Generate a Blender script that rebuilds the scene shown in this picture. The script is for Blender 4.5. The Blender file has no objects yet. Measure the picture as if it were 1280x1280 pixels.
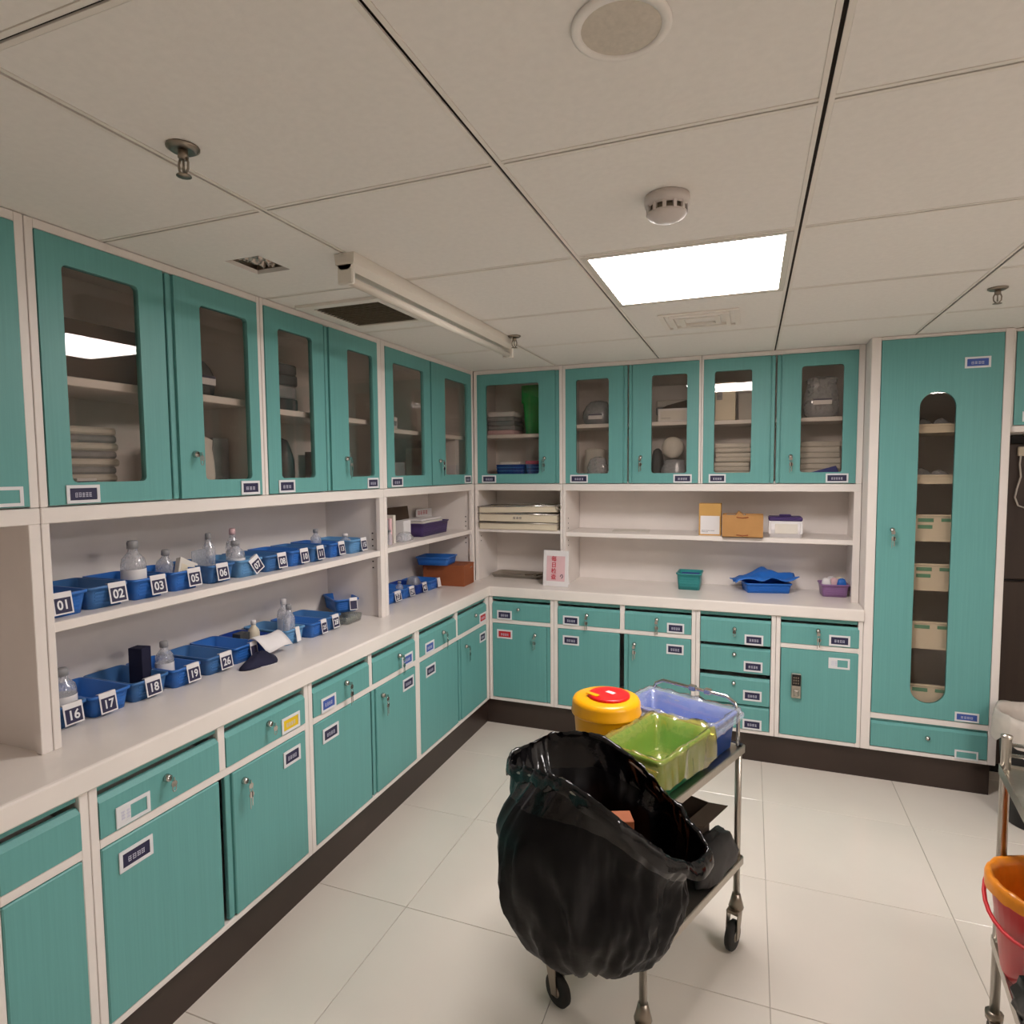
import bpy, bmesh, math, random
from mathutils import Vector, Matrix, noise
random.seed(7)
PI = math.pi
SC = bpy.context.scene
COL = SC.collection

# ---------------------------------------------------------------- camera, world, exposure
CAM = Vector((1.4707, -3.4397, 1.5496)); YAW, PITCH, ROLL, FPX = -0.3651, -0.0664, -0.0080, 780.0
fwd = Vector((math.sin(YAW)*math.cos(PITCH), math.cos(YAW)*math.cos(PITCH), math.sin(PITCH)))
rgt = Vector((math.cos(YAW), -math.sin(YAW), 0)); upv = rgt.cross(fwd)
RGT = math.cos(ROLL)*rgt + math.sin(ROLL)*upv; UPV = -math.sin(ROLL)*rgt + math.cos(ROLL)*upv
cd = bpy.data.cameras.new('camera'); cam = bpy.data.objects.new('camera', cd); COL.objects.link(cam)
cd.sensor_width = 36.0; cd.sensor_fit = 'HORIZONTAL'; cd.lens = FPX/1280*36.0; cd.clip_start = 0.02
m3 = Matrix((RGT, UPV, -fwd)).transposed()
cam.matrix_world = Matrix.Translation(CAM) @ m3.to_4x4()
SC.camera = cam
w = bpy.data.worlds.new('world'); SC.world = w; w.use_nodes = True
w.node_tree.nodes['Background'].inputs[0].default_value = (0.9, 0.92, 1, 1)
w.node_tree.nodes['Background'].inputs[1].default_value = 0.02
SC.view_settings.view_transform = 'Standard'; SC.view_settings.look = 'None'
SC.view_settings.exposure = 0.40; SC.view_settings.gamma = 1.0; SC.view_settings.use_curve_mapping = False
PANEL_POWER = 26.0      # emission of the lit ceiling panel

US = 0.157      # set-back of the wall units from the base cabinets' front
ZC0, ZC1 = 0.795, 0.855
ZCEIL = 2.168
WALLD = 0.49

# ---------------------------------------------------------------- mesh builder
class MB:
    def __init__(s): s.v = []; s.f = []; s.m = []; s.s = []; s.M = None
    def vert(s, p):
        p = Vector(p)
        if s.M is not None: p = s.M @ p
        s.v.append(p); return len(s.v)-1
    def face(s, idx, m=0, sm=False): s.f.append(tuple(idx)); s.m.append(m); s.s.append(sm)
    def poly(s, pts, m=0): s.face([s.vert(p) for p in pts], m)
    def box(s, x0, x1, y0, y1, z0, z1, m=0):
        i = [s.vert((x, y, z)) for z in (z0, z1) for y in (y0, y1) for x in (x0, x1)]
        for q in ((0,2,3,1),(4,5,7,6),(0,1,5,4),(2,6,7,3),(0,4,6,2),(1,3,7,5)): s.face([i[k] for k in q], m)
    def cbox(s, x0, x1, y0, y1, z0, z1, r=0.003, m=0):
        r = min(r, abs(x1-x0)*.45, abs(y1-y0)*.45, abs(z1-z0)*.45)
        c = {}
        for a in (0, 1):
            for b in (0, 1):
                for d in (0, 1):
                    X, Y, Z = (x0, x1)[a], (y0, y1)[b], (z0, z1)[d]
                    dx, dy, dz = (r, -r)[a], (r, -r)[b], (r, -r)[d]
                    c[a,b,d] = (s.vert((X, Y+dy, Z+dz)), s.vert((X+dx, Y, Z+dz)), s.vert((X+dx, Y+dy, Z)))
        o = ((0,0),(1,0),(1,1),(0,1))
        for k in (0, 1):
            def fc(l): s.face(l if k else l[::-1], m)
            fc([c[(k,)+t][0] for t in o]); fc([c[t[1], k, t[0]][1] for t in o]); fc([c[t+(k,)][2] for t in o])
        for a in (0,1):
            for b in (0,1):
                s.face([c[a,b,0][0], c[a,b,1][0], c[a,b,1][1], c[a,b,0][1]] if (a==b) else [c[a,b,0][1], c[a,b,1][1], c[a,b,1][0], c[a,b,0][0]], m)
                s.face([c[a,0,b][2], c[a,1,b][2], c[a,1,b][0], c[a,0,b][0]] if (a==b) else [c[a,0,b][0], c[a,1,b][0], c[a,1,b][2], c[a,0,b][2]], m)
                s.face([c[0,a,b][1], c[1,a,b][1], c[1,a,b][2], c[0,a,b][2]] if (a==b) else [c[0,a,b][2], c[1,a,b][2], c[1,a,b][1], c[0,a,b][1]], m)
                for d in (0,1):
                    t = c[a,b,d]; s.face(t if (a+b+d) % 2 else t[::-1], m)
    def ring(s, pts): return [s.vert(p) for p in pts]
    def bridge(s, A, B, m=0, sm=True, closed=True):
        n = len(A)
        for i in range(n if closed else n-1):
            j = (i+1) % n; s.face((A[i], A[j], B[j], B[i]), m, sm)
    def loft(s, rings, m=0, sm=True, cap0=False, cap1=False, closed=True):
        R = [s.ring(r) for r in rings]
        for a, b in zip(R, R[1:]): s.bridge(a, b, m, sm, closed)
        if cap0: s.face(R[0][::-1], m)
        if cap1: s.face(R[-1], m)
        return R
    def lathe(s, prof, n=20, m=0, c=(0,0,0), cap0=True, cap1=True, axis='z'):
        rings = []
        for r, z in prof:
            if axis == 'z': rings.append([(c[0]+r*math.cos(2*PI*k/n), c[1]+r*math.sin(2*PI*k/n), c[2]+z) for k in range(n)])
            elif axis == 'y': rings.append([(c[0]+r*math.cos(2*PI*k/n), c[1]-z, c[2]+r*math.sin(2*PI*k/n)) for k in range(n)])
            else: rings.append([(c[0]+z, c[1]+r*math.cos(2*PI*k/n), c[2]+r*math.sin(2*PI*k/n)) for k in range(n)])
        s.loft(rings, m, True, cap0, cap1)
    def tube(s, pts, r=0.004, n=8, m=0, closed=False):
        pts = [Vector(p) for p in pts]; rings = []; N = len(pts); prev = None
        for i, p in enumerate(pts):
            a = pts[(i-1) % N] if (closed or i > 0) else p; b = pts[(i+1) % N] if (closed or i < N-1) else p
            t = (b-a).normalized()
            if prev is None:
                u = t.cross(Vector((0,0,1)))
                if u.length < 1e-3: u = t.cross(Vector((1,0,0)))
            else: u = prev - t*prev.dot(t)
            u.normalize(); prev = u; v = t.cross(u)
            rings.append([p + r*(math.cos(2*PI*k/n)*u + math.sin(2*PI*k/n)*v) for k in range(n)])
        R = [s.ring(x) for x in rings]
        for a, b in zip(R, R[1:]): s.bridge(a, b, m)
        if closed: s.bridge(R[-1], R[0], m)
        else: s.face(R[0][::-1], m); s.face(R[-1], m)
    def build(s, name, mats, parent=None, loc=None, rot=None):
        me = bpy.data.meshes.new(name)
        me.from_pydata([tuple(v) for v in s.v], [], s.f)
        if not isinstance(mats, (list, tuple)): mats = [mats]
        for x in mats: me.materials.append(MAT[x] if isinstance(x, str) else x)
        me.polygons.foreach_set('material_index', s.m); me.polygons.foreach_set('use_smooth', s.s)
        b = bmesh.new(); b.from_mesh(me); bmesh.ops.recalc_face_normals(b, faces=b.faces); b.to_mesh(me); b.free()
        me.update()
        o = bpy.data.objects.new(name, me); COL.objects.link(o)
        if parent is not None: o.parent = parent
        if loc is not None: o.location = loc
        if rot is not None: o.rotation_euler = rot
        return o

def tag(o, label=None, cat=None, group=None, kind=None):
    if label: o['label'] = label
    if cat: o['category'] = cat
    if group: o['group'] = group
    if kind: o['kind'] = kind
    return o
def thing(name, label, cat, loc=(0,0,0), rotz=0, group=None):
    o = bpy.data.objects.new(name, None); COL.objects.link(o); o.empty_display_size = 0.05
    o.location = loc; o.rotation_euler = (0, 0, rotz)
    return tag(o, label, cat, group)
def copy_tree(o, parent=None):
    c = o.copy(); COL.objects.link(c); c.parent = parent
    for ch in list(o.children): copy_tree(ch, c)
    return c

# ---------------------------------------------------------------- materials
MAT = {}
def srgb(r, g, b): return tuple((x/255/12.92 if x/255 <= .04045 else ((x/255+.055)/1.055)**2.4) for x in (r, g, b)) + (1,)
def mat(name, col, rough=.5, metal=0., var=.06, scale=8., bump=0., stretch=(1,1,1), spec=.5, trans=0., ior=1.45, alpha=1., coat=0.):
    M = bpy.data.materials.new(name); M.use_nodes = True; nt = M.node_tree; N = nt.nodes; L = nt.links
    b = N['Principled BSDF']
    b.inputs['Roughness'].default_value = rough; b.inputs['Metallic'].default_value = metal
    b.inputs['Specular IOR Level'].default_value = spec; b.inputs['Transmission Weight'].default_value = trans
    b.inputs['IOR'].default_value = ior; b.inputs['Alpha'].default_value = alpha; b.inputs['Coat Weight'].default_value = coat
    c = srgb(*col)
    tc = N.new('ShaderNodeTexCoord'); mp = N.new('ShaderNodeMapping'); nz = N.new('ShaderNodeTexNoise')
    mp.inputs['Scale'].default_value = stretch; nz.inputs['Scale'].default_value = scale; nz.inputs['Detail'].default_value = 4
    L.new(tc.outputs['Object'], mp.inputs[0]); L.new(mp.outputs[0], nz.inputs['Vector'])
    rp = N.new('ShaderNodeValToRGB'); L.new(nz.outputs['Fac'], rp.inputs[0])
    rp.color_ramp.elements[0].position = .3; rp.color_ramp.elements[1].position = .7
    rp.color_ramp.elements[0].color = tuple(x*(1-var) for x in c[:3])+(1,); rp.color_ramp.elements[1].color = tuple(min(1, x*(1+var)) for x in c[:3])+(1,)
    L.new(rp.outputs[0], b.inputs['Base Color'])
    if bump:
        bp = N.new('ShaderNodeBump'); bp.inputs['Strength'].default_value = bump; bp.inputs['Distance'].default_value = .002
        L.new(nz.outputs['Fac'], bp.inputs['Height']); L.new(bp.outputs[0], b.inputs['Normal'])
    MAT[name] = M; return M
def film(name, col, opac=.3, rough=.15, gloss=.25):
    """thin clear film or pane: transparent tint + soft body + fresnel gloss"""
    M = bpy.data.materials.new(name); M.use_nodes = True; nt = M.node_tree; N = nt.nodes; L = nt.links
    N.remove(N['Principled BSDF']); out = N['Material Output']
    tr = N.new('ShaderNodeBsdfTransparent'); tr.inputs[0].default_value = col[0]
    df = N.new('ShaderNodeBsdfPrincipled'); df.inputs['Base Color'].default_value = col[1]; df.inputs['Roughness'].default_value = .5
    nz = N.new('ShaderNodeTexNoise'); nz.inputs['Scale'].default_value = 14
    mr = N.new('ShaderNodeMapRange'); mr.inputs['To Min'].default_value = opac*.6; mr.inputs['To Max'].default_value = opac*1.4
    L.new(nz.outputs['Fac'], mr.inputs['Value'])
    m1 = N.new('ShaderNodeMixShader'); L.new(mr.outputs[0], m1.inputs[0]); L.new(tr.outputs[0], m1.inputs[1]); L.new(df.outputs[0], m1.inputs[2])
    gl = N.new('ShaderNodeBsdfGlossy'); gl.inputs['Roughness'].default_value = rough
    fr = N.new('ShaderNodeFresnel'); fr.inputs['IOR'].default_value = 1.45
    sc = N.new('ShaderNodeMath'); sc.operation = 'MULTIPLY'; sc.inputs[1].default_value = gloss/.25; sc.use_clamp = True
    ge = N.new('ShaderNodeNewGeometry'); mi = N.new('ShaderNodeMix'); mi.inputs[2].default_value = 1.45; mi.inputs[3].default_value = 1/1.45
    L.new(ge.outputs['Backfacing'], mi.inputs[0]); L.new(mi.outputs[0], fr.inputs['IOR'])   # a thin sheet reflects alike from both sides
    L.new(fr.outputs[0], sc.inputs[0])
    m2 = N.new('ShaderNodeMixShader'); L.new(sc.outputs[0], m2.inputs[0]); L.new(m1.outputs[0], m2.inputs[1]); L.new(gl.outputs[0], m2.inputs[2])
    L.new(m2.outputs[0], out.inputs[0]); MAT[name] = M; return M

mat('teal', (104, 165, 161), .42, var=.045, scale=6, stretch=(30, 30, .6), spec=.4)
mat('teal_shade', (52, 118, 112), .5, var=.05)
mat('white', (236, 228, 222), .4, var=.02)
mat('white_in', (225, 218, 214), .5, var=.02)
mat('worktop', (236, 228, 221), .22, var=.035, scale=5, stretch=(1, 1, 1))
mat('plinth', (58, 46, 40), .35, var=.12, scale=5)
mat('ceil', (243, 237, 230), .85, var=.02, scale=60, bump=.25)
mat('tee', (240, 232, 222), .5, var=.02)
mat('gap', (52, 42, 36), .9, var=.05)
mat('wall', (238, 232, 224), .8, var=.02)
mat('tile', (226, 217, 206), .15, var=.03, scale=2.2, spec=.5)
mat('grout', (178, 168, 156), .8, var=.05)
mat('chrome', (200, 198, 194), .16, 1., var=.03)
mat('steel', (190, 184, 174), .34, 1., var=.06, scale=20, stretch=(1, 14, 1))
mat('dark_steel', (150, 140, 128), .35, 1., var=.08)
mat('black', (18, 17, 18), .45, var=.1)
mat('rubber', (40, 38, 36), .7, var=.15)
mat('lab_white', (226, 226, 228), .5, var=.01)
mat('lab_navy', (44, 42, 74), .5, var=.06); mat('lab_blue', (66, 92, 168), .5, var=.04)
mat('lab_yellow', (232, 196, 30), .5, var=.03); mat('lab_red', (196, 44, 52), .5, var=.03)
mat('lab_green', (92, 150, 118), .5, var=.03); mat('lab_text', (206, 206, 222), .5, var=.0); mat('ink', (38, 34, 60), .5, var=0)
mat('ink_red', (196, 40, 60), .5, var=0)
mat('bin_blue', (50, 112, 194), .38, var=.08, scale=5); mat('bin_teal', (64, 114, 172), .38, var=.08); mat('bin_deep', (22, 62, 150), .4, var=.08)
mat('bin_pale', (102, 156, 204), .38, var=.06)
mat('card_white', (232, 228, 228), .6, var=.02)
mat('cardboard', (186, 138, 84), .8, var=.06, scale=14); mat('cardboard_tan', (205, 160, 92), .8, var=.05)
mat('brown_box', (152, 84, 48), .65, var=.08, scale=6); mat('dark_card', (82, 66, 54), .8, var=.1)
mat('cream', (224, 212, 188), .5, var=.03); mat('paper', (222, 216, 206), .8, var=.04)
mat('cloth', (212, 206, 196), .9, var=.06, scale=25); mat('grey_pack', (150, 150, 152), .6, var=.15, scale=18)
mat('dark_pack', (70, 72, 74), .6, var=.3, scale=16); mat('green_tub', (30, 158, 62), .4, var=.06); mat('pink', (196, 70, 110), .5, var=.1)
mat('pink_pale', (226, 188, 192), .6, var=.06)
mat('purple', (70, 52, 104), .4, var=.08); mat('lilac', (150, 112, 160), .4, var=.12)
mat('yellow_bin', (240, 168, 8), .3, var=.05); mat('red_lid', (214, 26, 30), .3, var=.04)
mat('green_bin', (26, 128, 92), .4, var=.06); mat('cart_blue', (14, 72, 164), .35, var=.06)
mat('red_bucket', (214, 58, 62), .3, var=.05); mat('orange_liner', (232, 140, 36), .3, var=.15, scale=20, bump=.4)
mat('bag_black', (10, 9, 11), .36, var=.2, scale=26, bump=.5, spec=.20)
mat('bag_gloss', (11, 10, 12), .13, var=.2, scale=30, bump=.7, spec=.5)
mat('bag_matt', (44, 42, 42), .55, var=.2, scale=12, bump=.4)
mat('bag_grey', (204, 194, 184), .45, var=.08, scale=12, bump=.5)
mat('navy_cloth', (30, 30, 56), .85, var=.2); mat('blue_folder', (52, 62, 150), .45, var=.08)
mat('dark_brown', (64, 50, 42), .5, var=.12, scale=3, stretch=(8, 8, .6)); mat('near_black', (20, 16, 18), .5, var=.1)
mat('grille', (128, 116, 98), .6, var=.08); mat('smoke_white', (214, 204, 198), .5, var=.02); mat('mesh_grey', (212, 202, 188), .8, var=.06, scale=120)
mat('tube_white', (226, 218, 206), .35, var=.02); mat('foil', (190, 176, 166), .25, .9, var=.15, scale=14)
mat('blue_sheet', (36, 110, 200), .4, var=.08); mat('teal_tub', (52, 140, 140), .4, var=.05)
film('pane', (srgb(247, 244, 241), srgb(60, 56, 52)), .03, .0, .25)
film('plastic', (srgb(246, 247, 250), srgb(232, 233, 238)), .30, .12, .4)
film('plastic_dim', (srgb(225, 228, 232), srgb(190, 192, 198)), .5, .2, .4)
film('clear_tray', (srgb(232, 236, 234), srgb(205, 208, 200)), .22, .1, .4)
film('yellow_film', (srgb(244, 236, 150), srgb(246, 232, 110)), .20, .12, .6)
film('white_film', (srgb(236, 242, 252), srgb(230, 236, 248)), .24, .12, .6)
def emis(name, col, power):
    M = bpy.data.materials.new(name); M.use_nodes = True; nt = M.node_tree; N = nt.nodes
    b = N['Principled BSDF']; b.inputs['Base Color'].default_value = (.8, .8, .8, 1)
    b.inputs['Emission Color'].default_value = col; b.inputs['Emission Strength'].default_value = power; MAT[name] = M
emis('panel_glow', (1.0, .935, .915, 1), PANEL_POWER)

# ---------------------------------------------------------------- small shared pieces
def rrect(x0, x1, z0, z1, r, n=5):
    pts = []
    for cx, cz, a0 in ((x1-r, z1-r, 0), (x0+r, z1-r, 90), (x0+r, z0+r, 180), (x1-r, z0+r, 270)):
        for k in range(n+1):
            a = math.radians(a0+90*k/n); pts.append((cx+r*math.cos(a), cz+r*math.sin(a)))
    return pts
_txt = {}
def text_mesh(s, size, bold=.0):
    k = (s, size, bold)
    if k not in _txt:
        cu = bpy.data.curves.new('t', 'FONT'); cu.body = s; cu.size = size; cu.offset = bold; cu.align_x = 'CENTER'; cu.align_y = 'CENTER'; cu.resolution_u = 3
        ob = bpy.data.objects.new('t', cu); COL.objects.link(ob)
        dg = bpy.context.evaluated_depsgraph_get(); dg.update()
        me = bpy.data.meshes.new_from_object(ob.evaluated_get(dg))
        _txt[k] = ([v.co.copy() for v in me.vertices], [tuple(p.vertices) for p in me.polygons])
        bpy.data.objects.remove(ob); bpy.data.curves.remove(cu); bpy.data.meshes.remove(me)
    return _txt[k]
def add_text(mb, s, size, M, m=0, bold=0., sx=1.):
    V, F = text_mesh(s, size, bold); i0 = len(mb.v)
    for v in V: mb.vert(M @ Vector((v.x*sx, v.y, 0)))
    for f in F: mb.face([i0+i for i in f], m)
def glyphs(mb, x0, x1, zc, h, n, y, m):
    """rows of little stroke clusters standing for lettering too small to read"""
    step = (x1-x0)/n; g = step*.78
    for k in range(n):
        a = x0+k*step+step*.11; rr = random.random
        for q in (.42, 0., -.42):
            z = zc+h*q*(.9+.2*rr()); mb.box(a+g*.1*rr(), a+g*(1-.1*rr()), y-.0002, y, z-h*.07, z+h*.07, m)
        for q in (.3*rr(), .55+.35*rr()): mb.box(a+g*q, a+g*q+g*.14, y-.0002, y, zc-h*.5, zc+h*.5, m)
def plate(parent, x0, x1, z0, z1, colour, y=-.004, n=4, blank=False, partial=False):
    mb = MB(); t = min(.009, (z1-z0)*.17)
    mb.box(x0, x1, y-.003, y, z0, z0+t, 0); mb.box(x0, x1, y-.003, y, z1-t, z1, 0); mb.box(x0, x0+t, y-.003, y, z0+t, z1-t, 0); mb.box(x1-t, x1, y-.003, y, z0+t, z1-t, 0)
    if partial:
        xm = x0+(x1-x0)*.42; mb.box(x0+t, xm, y-.0016, y, z0+t, z1-t, 0); glyphs(mb, x0+t*1.3, xm, (z0+z1)/2, (z1-z0)*.4, 2, y-.0017, 2); mb.box(xm, x1-t, y-.0008, y, z0+t, z1-t, 1)
    else:
        mb.box(x0+t, x1-t, y-.0016, y, z0+t, z1-t, 1)
        if not blank: glyphs(mb, x0+(x1-x0)*.24, x1-(x1-x0)*.24, (z0+z1)/2-(z1-z0)*.04, (z1-z0)*.24, n, y-.0017, 2)
    o = mb.build('label_plate', ['lab_white', colour, 'lab_text'], parent)
    o['label'] = {'lab_navy': 'white-framed navy label plate', 'lab_blue': 'white-framed blue label plate', 'lab_yellow': 'white-framed yellow label plate', 'lab_red': 'white-framed red label plate', 'lab_green': 'empty white-framed label holder', 'teal': 'empty white-framed label holder'}[colour]
    return o
def lock(parent, x, z, key=1, y=-.004, knob=False):
    mb = MB(); mb.lathe([(.011, 0), (.011, .005), (.009, .008), (.009, .012), (.0, .0121)], 12, 0, (x, y, z), axis='y')
    if key:
        mb.box(x-.0012, x+.0012, y-.030, y-.010, z-.006, z+.006, 0)
        mb.lathe([(.009, 0), (.009, .002)], 10, 0, (x, y-.027, z-.012), axis='y')
        mb.tube([(x+.006*math.cos(a), y-.028, z-.022+.012*math.sin(a)) for a in [2*PI*k/10 for k in range(10)]], .0012, 5, 0, True)
    if key > 1:
        mb.box(x-.006, x-.0035, y-.029, y-.027, z-.085, z-.030, 0); mb.box(x+.003, x+.007, y-.028, y-.026, z-.078, z-.03, 0)
        mb.lathe([(.010, 0), (.010, .002)], 10, 0, (x+.002, y-.026, z-.042), axis='y')
    o = mb.build('lock', ['chrome'], parent); o['label'] = 'chrome cam lock with key' if key else 'chrome cam lock'
    return o
def side_xf(side, u0, upper=False):
    d = US if upper else 0.
    return ((-d, u0, 0), PI/2) if side == 'L' else ((u0, d, 0), 0.)

# ================================================================ SETTING
RX0, RX1, RY0, RY1 = -WALLD, 3.9, -5.4, WALLD
def struct(name, mb, mats, parent=None):
    o = mb.build(name, mats, parent); o['kind'] = 'structure'; return o
mb = MB(); mb.box(RX0, RX1, RY0, RY1, -.05, -.004, 0); floor = struct('floor', mb, ['grout'])
fx = [RX0] + [.348+.6*k for k in range(-1, 7) if RX0+.05 < .348+.6*k < RX1-.05] + [RX1]
fy = [RY0] + [-1.592+.5995*k for k in range(-7, 5) if RY0+.05 < -1.592+.5995*k < RY1-.05] + [RY1]
ft = {}
for i in range(len(fx)-1):
    for j in range(len(fy)-1):
        W, D = fx[i+1]-fx[i], fy[j+1]-fy[j]; k = (round(W, 3), round(D, 3)); g = .0009
        if k not in ft:
            q = MB(); q.cbox(g, W-g, g, D-g, -.006, 0, .0012); o = q.build('floor_tile', ['tile'], floor, (fx[i], fy[j], 0)); ft[k] = o
        else:
            o = ft[k].copy(); COL.objects.link(o); o.location = (fx[i], fy[j], 0)
mb = MB(); mb.box(RX0-.1, RX0, RY0-.1, RY1+.1, 0, ZCEIL+.3); struct('wall_left', mb, ['wall'])
mb = MB(); mb.box(RX0, RX1, RY1, RY1+.1, 0, ZCEIL+.3); struct('wall_back', mb, ['wall'])
mb = MB(); mb.box(RX1, RX1+.1, RY0-.1, RY1+.1, 0, ZCEIL+.3); struct('wall_right', mb, ['wall'])
mb = MB(); mb.box(RX0, RX1, RY0-.1, RY0, 0, ZCEIL+.3); struct('wall_front', mb, ['wall'])

# suspended ceiling: lay-in tiles on slotted tees
mb = MB(); mb.box(RX0, RX1, RY0, RY1, ZCEIL+.10, ZCEIL+.14, 0); ceiling = struct('ceiling', mb, ['gap'])
gx = [RX0] + [.98+.6*k for k in range(-1, 5)] + [RX1]
gy = [RY0] + [-2.224+.6*k for k in range(-5, 4)] + [RY1]
ct = {}
PANEL = (gx.index(.98), [i for i, v in enumerate(gy) if abs(v+1.624) < .01][0])
FILL_PANEL = (PANEL[0]+3, PANEL[1]-2)  # unseen lit panel, added to brighten the ceiling and cabinets
HOLE = (0, [i for i, v in enumerate(gy) if abs(v+2.224) < .01][0])
for i in range(len(gx)-1):
    for j in range(len(gy)-1):
        W, D = gx[i+1]-gx[i], gy[j+1]-gy[j]; e = .0115
        if (i, j) in (PANEL, FILL_PANEL): continue
        if (i, j) == HOLE:
            q = MB(); hx0, hx1, hy0, hy1 = .018-gx[i], .144-gx[i], -1.986-gy[j], -1.853-gy[j]
            for b in ((e, hx0, e, D-e), (hx1, W-e, e, D-e), (hx0, hx1, e, hy0), (hx0, hx1, hy1, D-e)): q.box(*b, .001, .014)
            q.build('ceiling_tile', ['ceil'], ceiling, (gx[i], gy[j], ZCEIL)); continue
        k = (round(W, 3), round(D, 3))
        if k not in ct:
            q = MB(); q.cbox(e, W-e, e, D-e, .001, .014, .002); ct[k] = q.build('ceiling_tile', ['ceil'], ceiling, (gx[i], gy[j], ZCEIL))
        else:
            o = ct[k].copy(); COL.objects.link(o); o.location = (gx[i], gy[j], ZCEIL)
for x in gx[1:-1]:
    q = MB()
    for a, b in ((-.0125, -.0036), (.0036, .0125)): q.box(x+a, x+b, RY0, RY1, ZCEIL, ZCEIL+.004, 0)
    q.box(x-.004, x+.004, RY0, RY1, ZCEIL+.008, ZCEIL+.012, 1); q.build('main_tee', ['tee', 'gap'], ceiling)
for y in gy[1:-1]:
    for i in range(len(gx)-1):
        if i == PANEL[0] and False: continue
        q = MB(); x0, x1 = gx[i]+.0125, gx[i+1]-.0125
        for a, b in ((-.0115, -.0026), (.0026, .0115)): q.box(x0, x1, y+a, y+b, ZCEIL+.0004, ZCEIL+.004, 0)
        q.box(x0, x1, y-.003, y+.003, ZCEIL+.007, ZCEIL+.011, 1); q.build('cross_tee', ['tee', 'gap'], ceiling)

# ---------------------------------------------------------------- ceiling fittings
def panel_light(i, j, label):
    px0, px1, py0, py1 = gx[i]+.0135, gx[i+1]-.0135, gy[j]+.0125, gy[j+1]-.0125
    t = thing('ceiling_light', label, 'ceiling light', ((px0+px1)/2, (py0+py1)/2, ZCEIL))
    hw, hd = (px1-px0)/2, (py1-py0)/2; q = MB()
    for b in ((-hw, -hw+.018, -hd, hd), (hw-.018, hw, -hd, hd), (-hw+.018, hw-.018, -hd, -hd+.018), (-hw+.018, hw-.018, hd-.018, hd)): q.box(*b, -.001, .012, 0)
    q.build('frame', ['tube_white'], t)
    q = MB(); q.box(-hw+.018, hw-.018, -hd+.018, hd-.018, .002, .008, 0); q.build('diffuser', ['panel_glow'], t)
panel_light(*PANEL, 'lit white square panel light beside the smoke detector')
panel_light(*FILL_PANEL, 'added out-of-view fill panel near the bare wall opposite the numbered bins')

t = thing('batten_light', 'unlit white fluorescent batten hanging along a ceiling joint', 'ceiling light', (.385, -1.27, ZCEIL))
q = MB(); L2 = .645
q.loft([[(-.034, y, 0), (.034, y, 0), (.030, y, -.030), (.012, y, -.046), (-.012, y, -.046), (-.030, y, -.030)] for y in (-L2, L2)], 0, False, True, True); q.build('housing', ['tube_white'], t)
for s in (-1, 1):
    q = MB(); q.cbox(-.026, .026, s*L2-(.016 if s > 0 else 0), s*L2+(.016 if s < 0 else 0), -.085, -.028, .004); q.build('lamp_holder', ['tube_white'], t)
q = MB(); q.lathe([(.0, -L2+.017), (.013, -L2+.017), (.013, L2-.017), (.0, L2-.017)], 14, 0, (0, 0, -.070), axis='y'); q.build('tube', ['tube_white'], t)

t = thing('ceiling_vent', 'square exhaust grille with dark slats in a pale frame on ceiling', 'vent', (.068, -1.325, ZCEIL))
q = MB(); a, b = .195, .185; c_, d = .142, .148
for bb in ((-a, -c_, -b, b), (c_, a, -b, b), (-c_, c_, -b, -d), (-c_, c_, d, b)): q.box(*bb, -.010, 0)
q.build('frame', ['tee'], t)
q = MB(); q.box(-c_, c_, -d, d, -.002, 0); q.build('backing', ['grille'], t)
s0 = None
for k in range(15):
    y = -d+.010+k*(2*d-.020)/14
    if s0 is None: q = MB(); q.M = Matrix.Rotation(.5, 4, 'X'); q.box(-c_, c_, -.005, .005, -.0008, .0008); s0 = q.build('slat', ['grille'], t, (0, y, -.006))
    else: o = s0.copy(); COL.objects.link(o); o.location = (0, y, -.006)

t = thing('ceiling_diffuser', 'faint white louvred air diffuser on the ceiling behind panel light', 'vent', (1.265, -.70, ZCEIL))
for k, (r0, r1, dz) in enumerate(((.155, .135, .006), (.118, .100, .010), (.080, .060, .010))):
    q = MB()
    for bb in ((-r0, -r1, -r0*.9, r0*.9), (r1, r0, -r0*.9, r0*.9), (-r1, r1, -r0*.9, -r1*.9), (-r1, r1, r1*.9, r0*.9)): q.box(*bb, -dz, 0)
    q.build('louvre', ['tee'], t)

def sprinkler(x, y, label):
    t = thing('sprinkler', label, 'sprinkler', (x, y, ZCEIL))
    q = MB(); q.lathe([(.0, 0), (.030, 0), (.030, -.003), (.022, -.008), (.014, -.006), (.0, -.006)], 20); q.build('escutcheon', ['dark_steel'], t)
    q = MB(); q.lathe([(.009, -.006), (.010, -.020), (.006, -.024), (.0, -.024)], 10)
    for s in (-1, 1): q.tube([(s*.008, 0, -.020), (s*.012, 0, -.030), (s*.011, 0, -.042), (s*.003, 0, -.052)], .0022, 6)
    q.lathe([(.002, -.024), (.0025, -.046)], 6); q.build('frame', ['dark_steel'], t)
    q = MB(); q.lathe([(.0, -.052), (.013, -.052), (.014, -.054), (.0, -.055)], 12); q.build('deflector', ['dark_steel'], t)
sprinkler(.452, -2.512, 'metal fire sprinkler hanging below a ceiling tile above bins 01 and 02')
sprinkler(.443, -.703, 'small metal fire sprinkler beside the far end of the batten light')
sprinkler(2.262, -.77, 'metal fire sprinkler on the ceiling in front of the tall cabinet')

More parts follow.
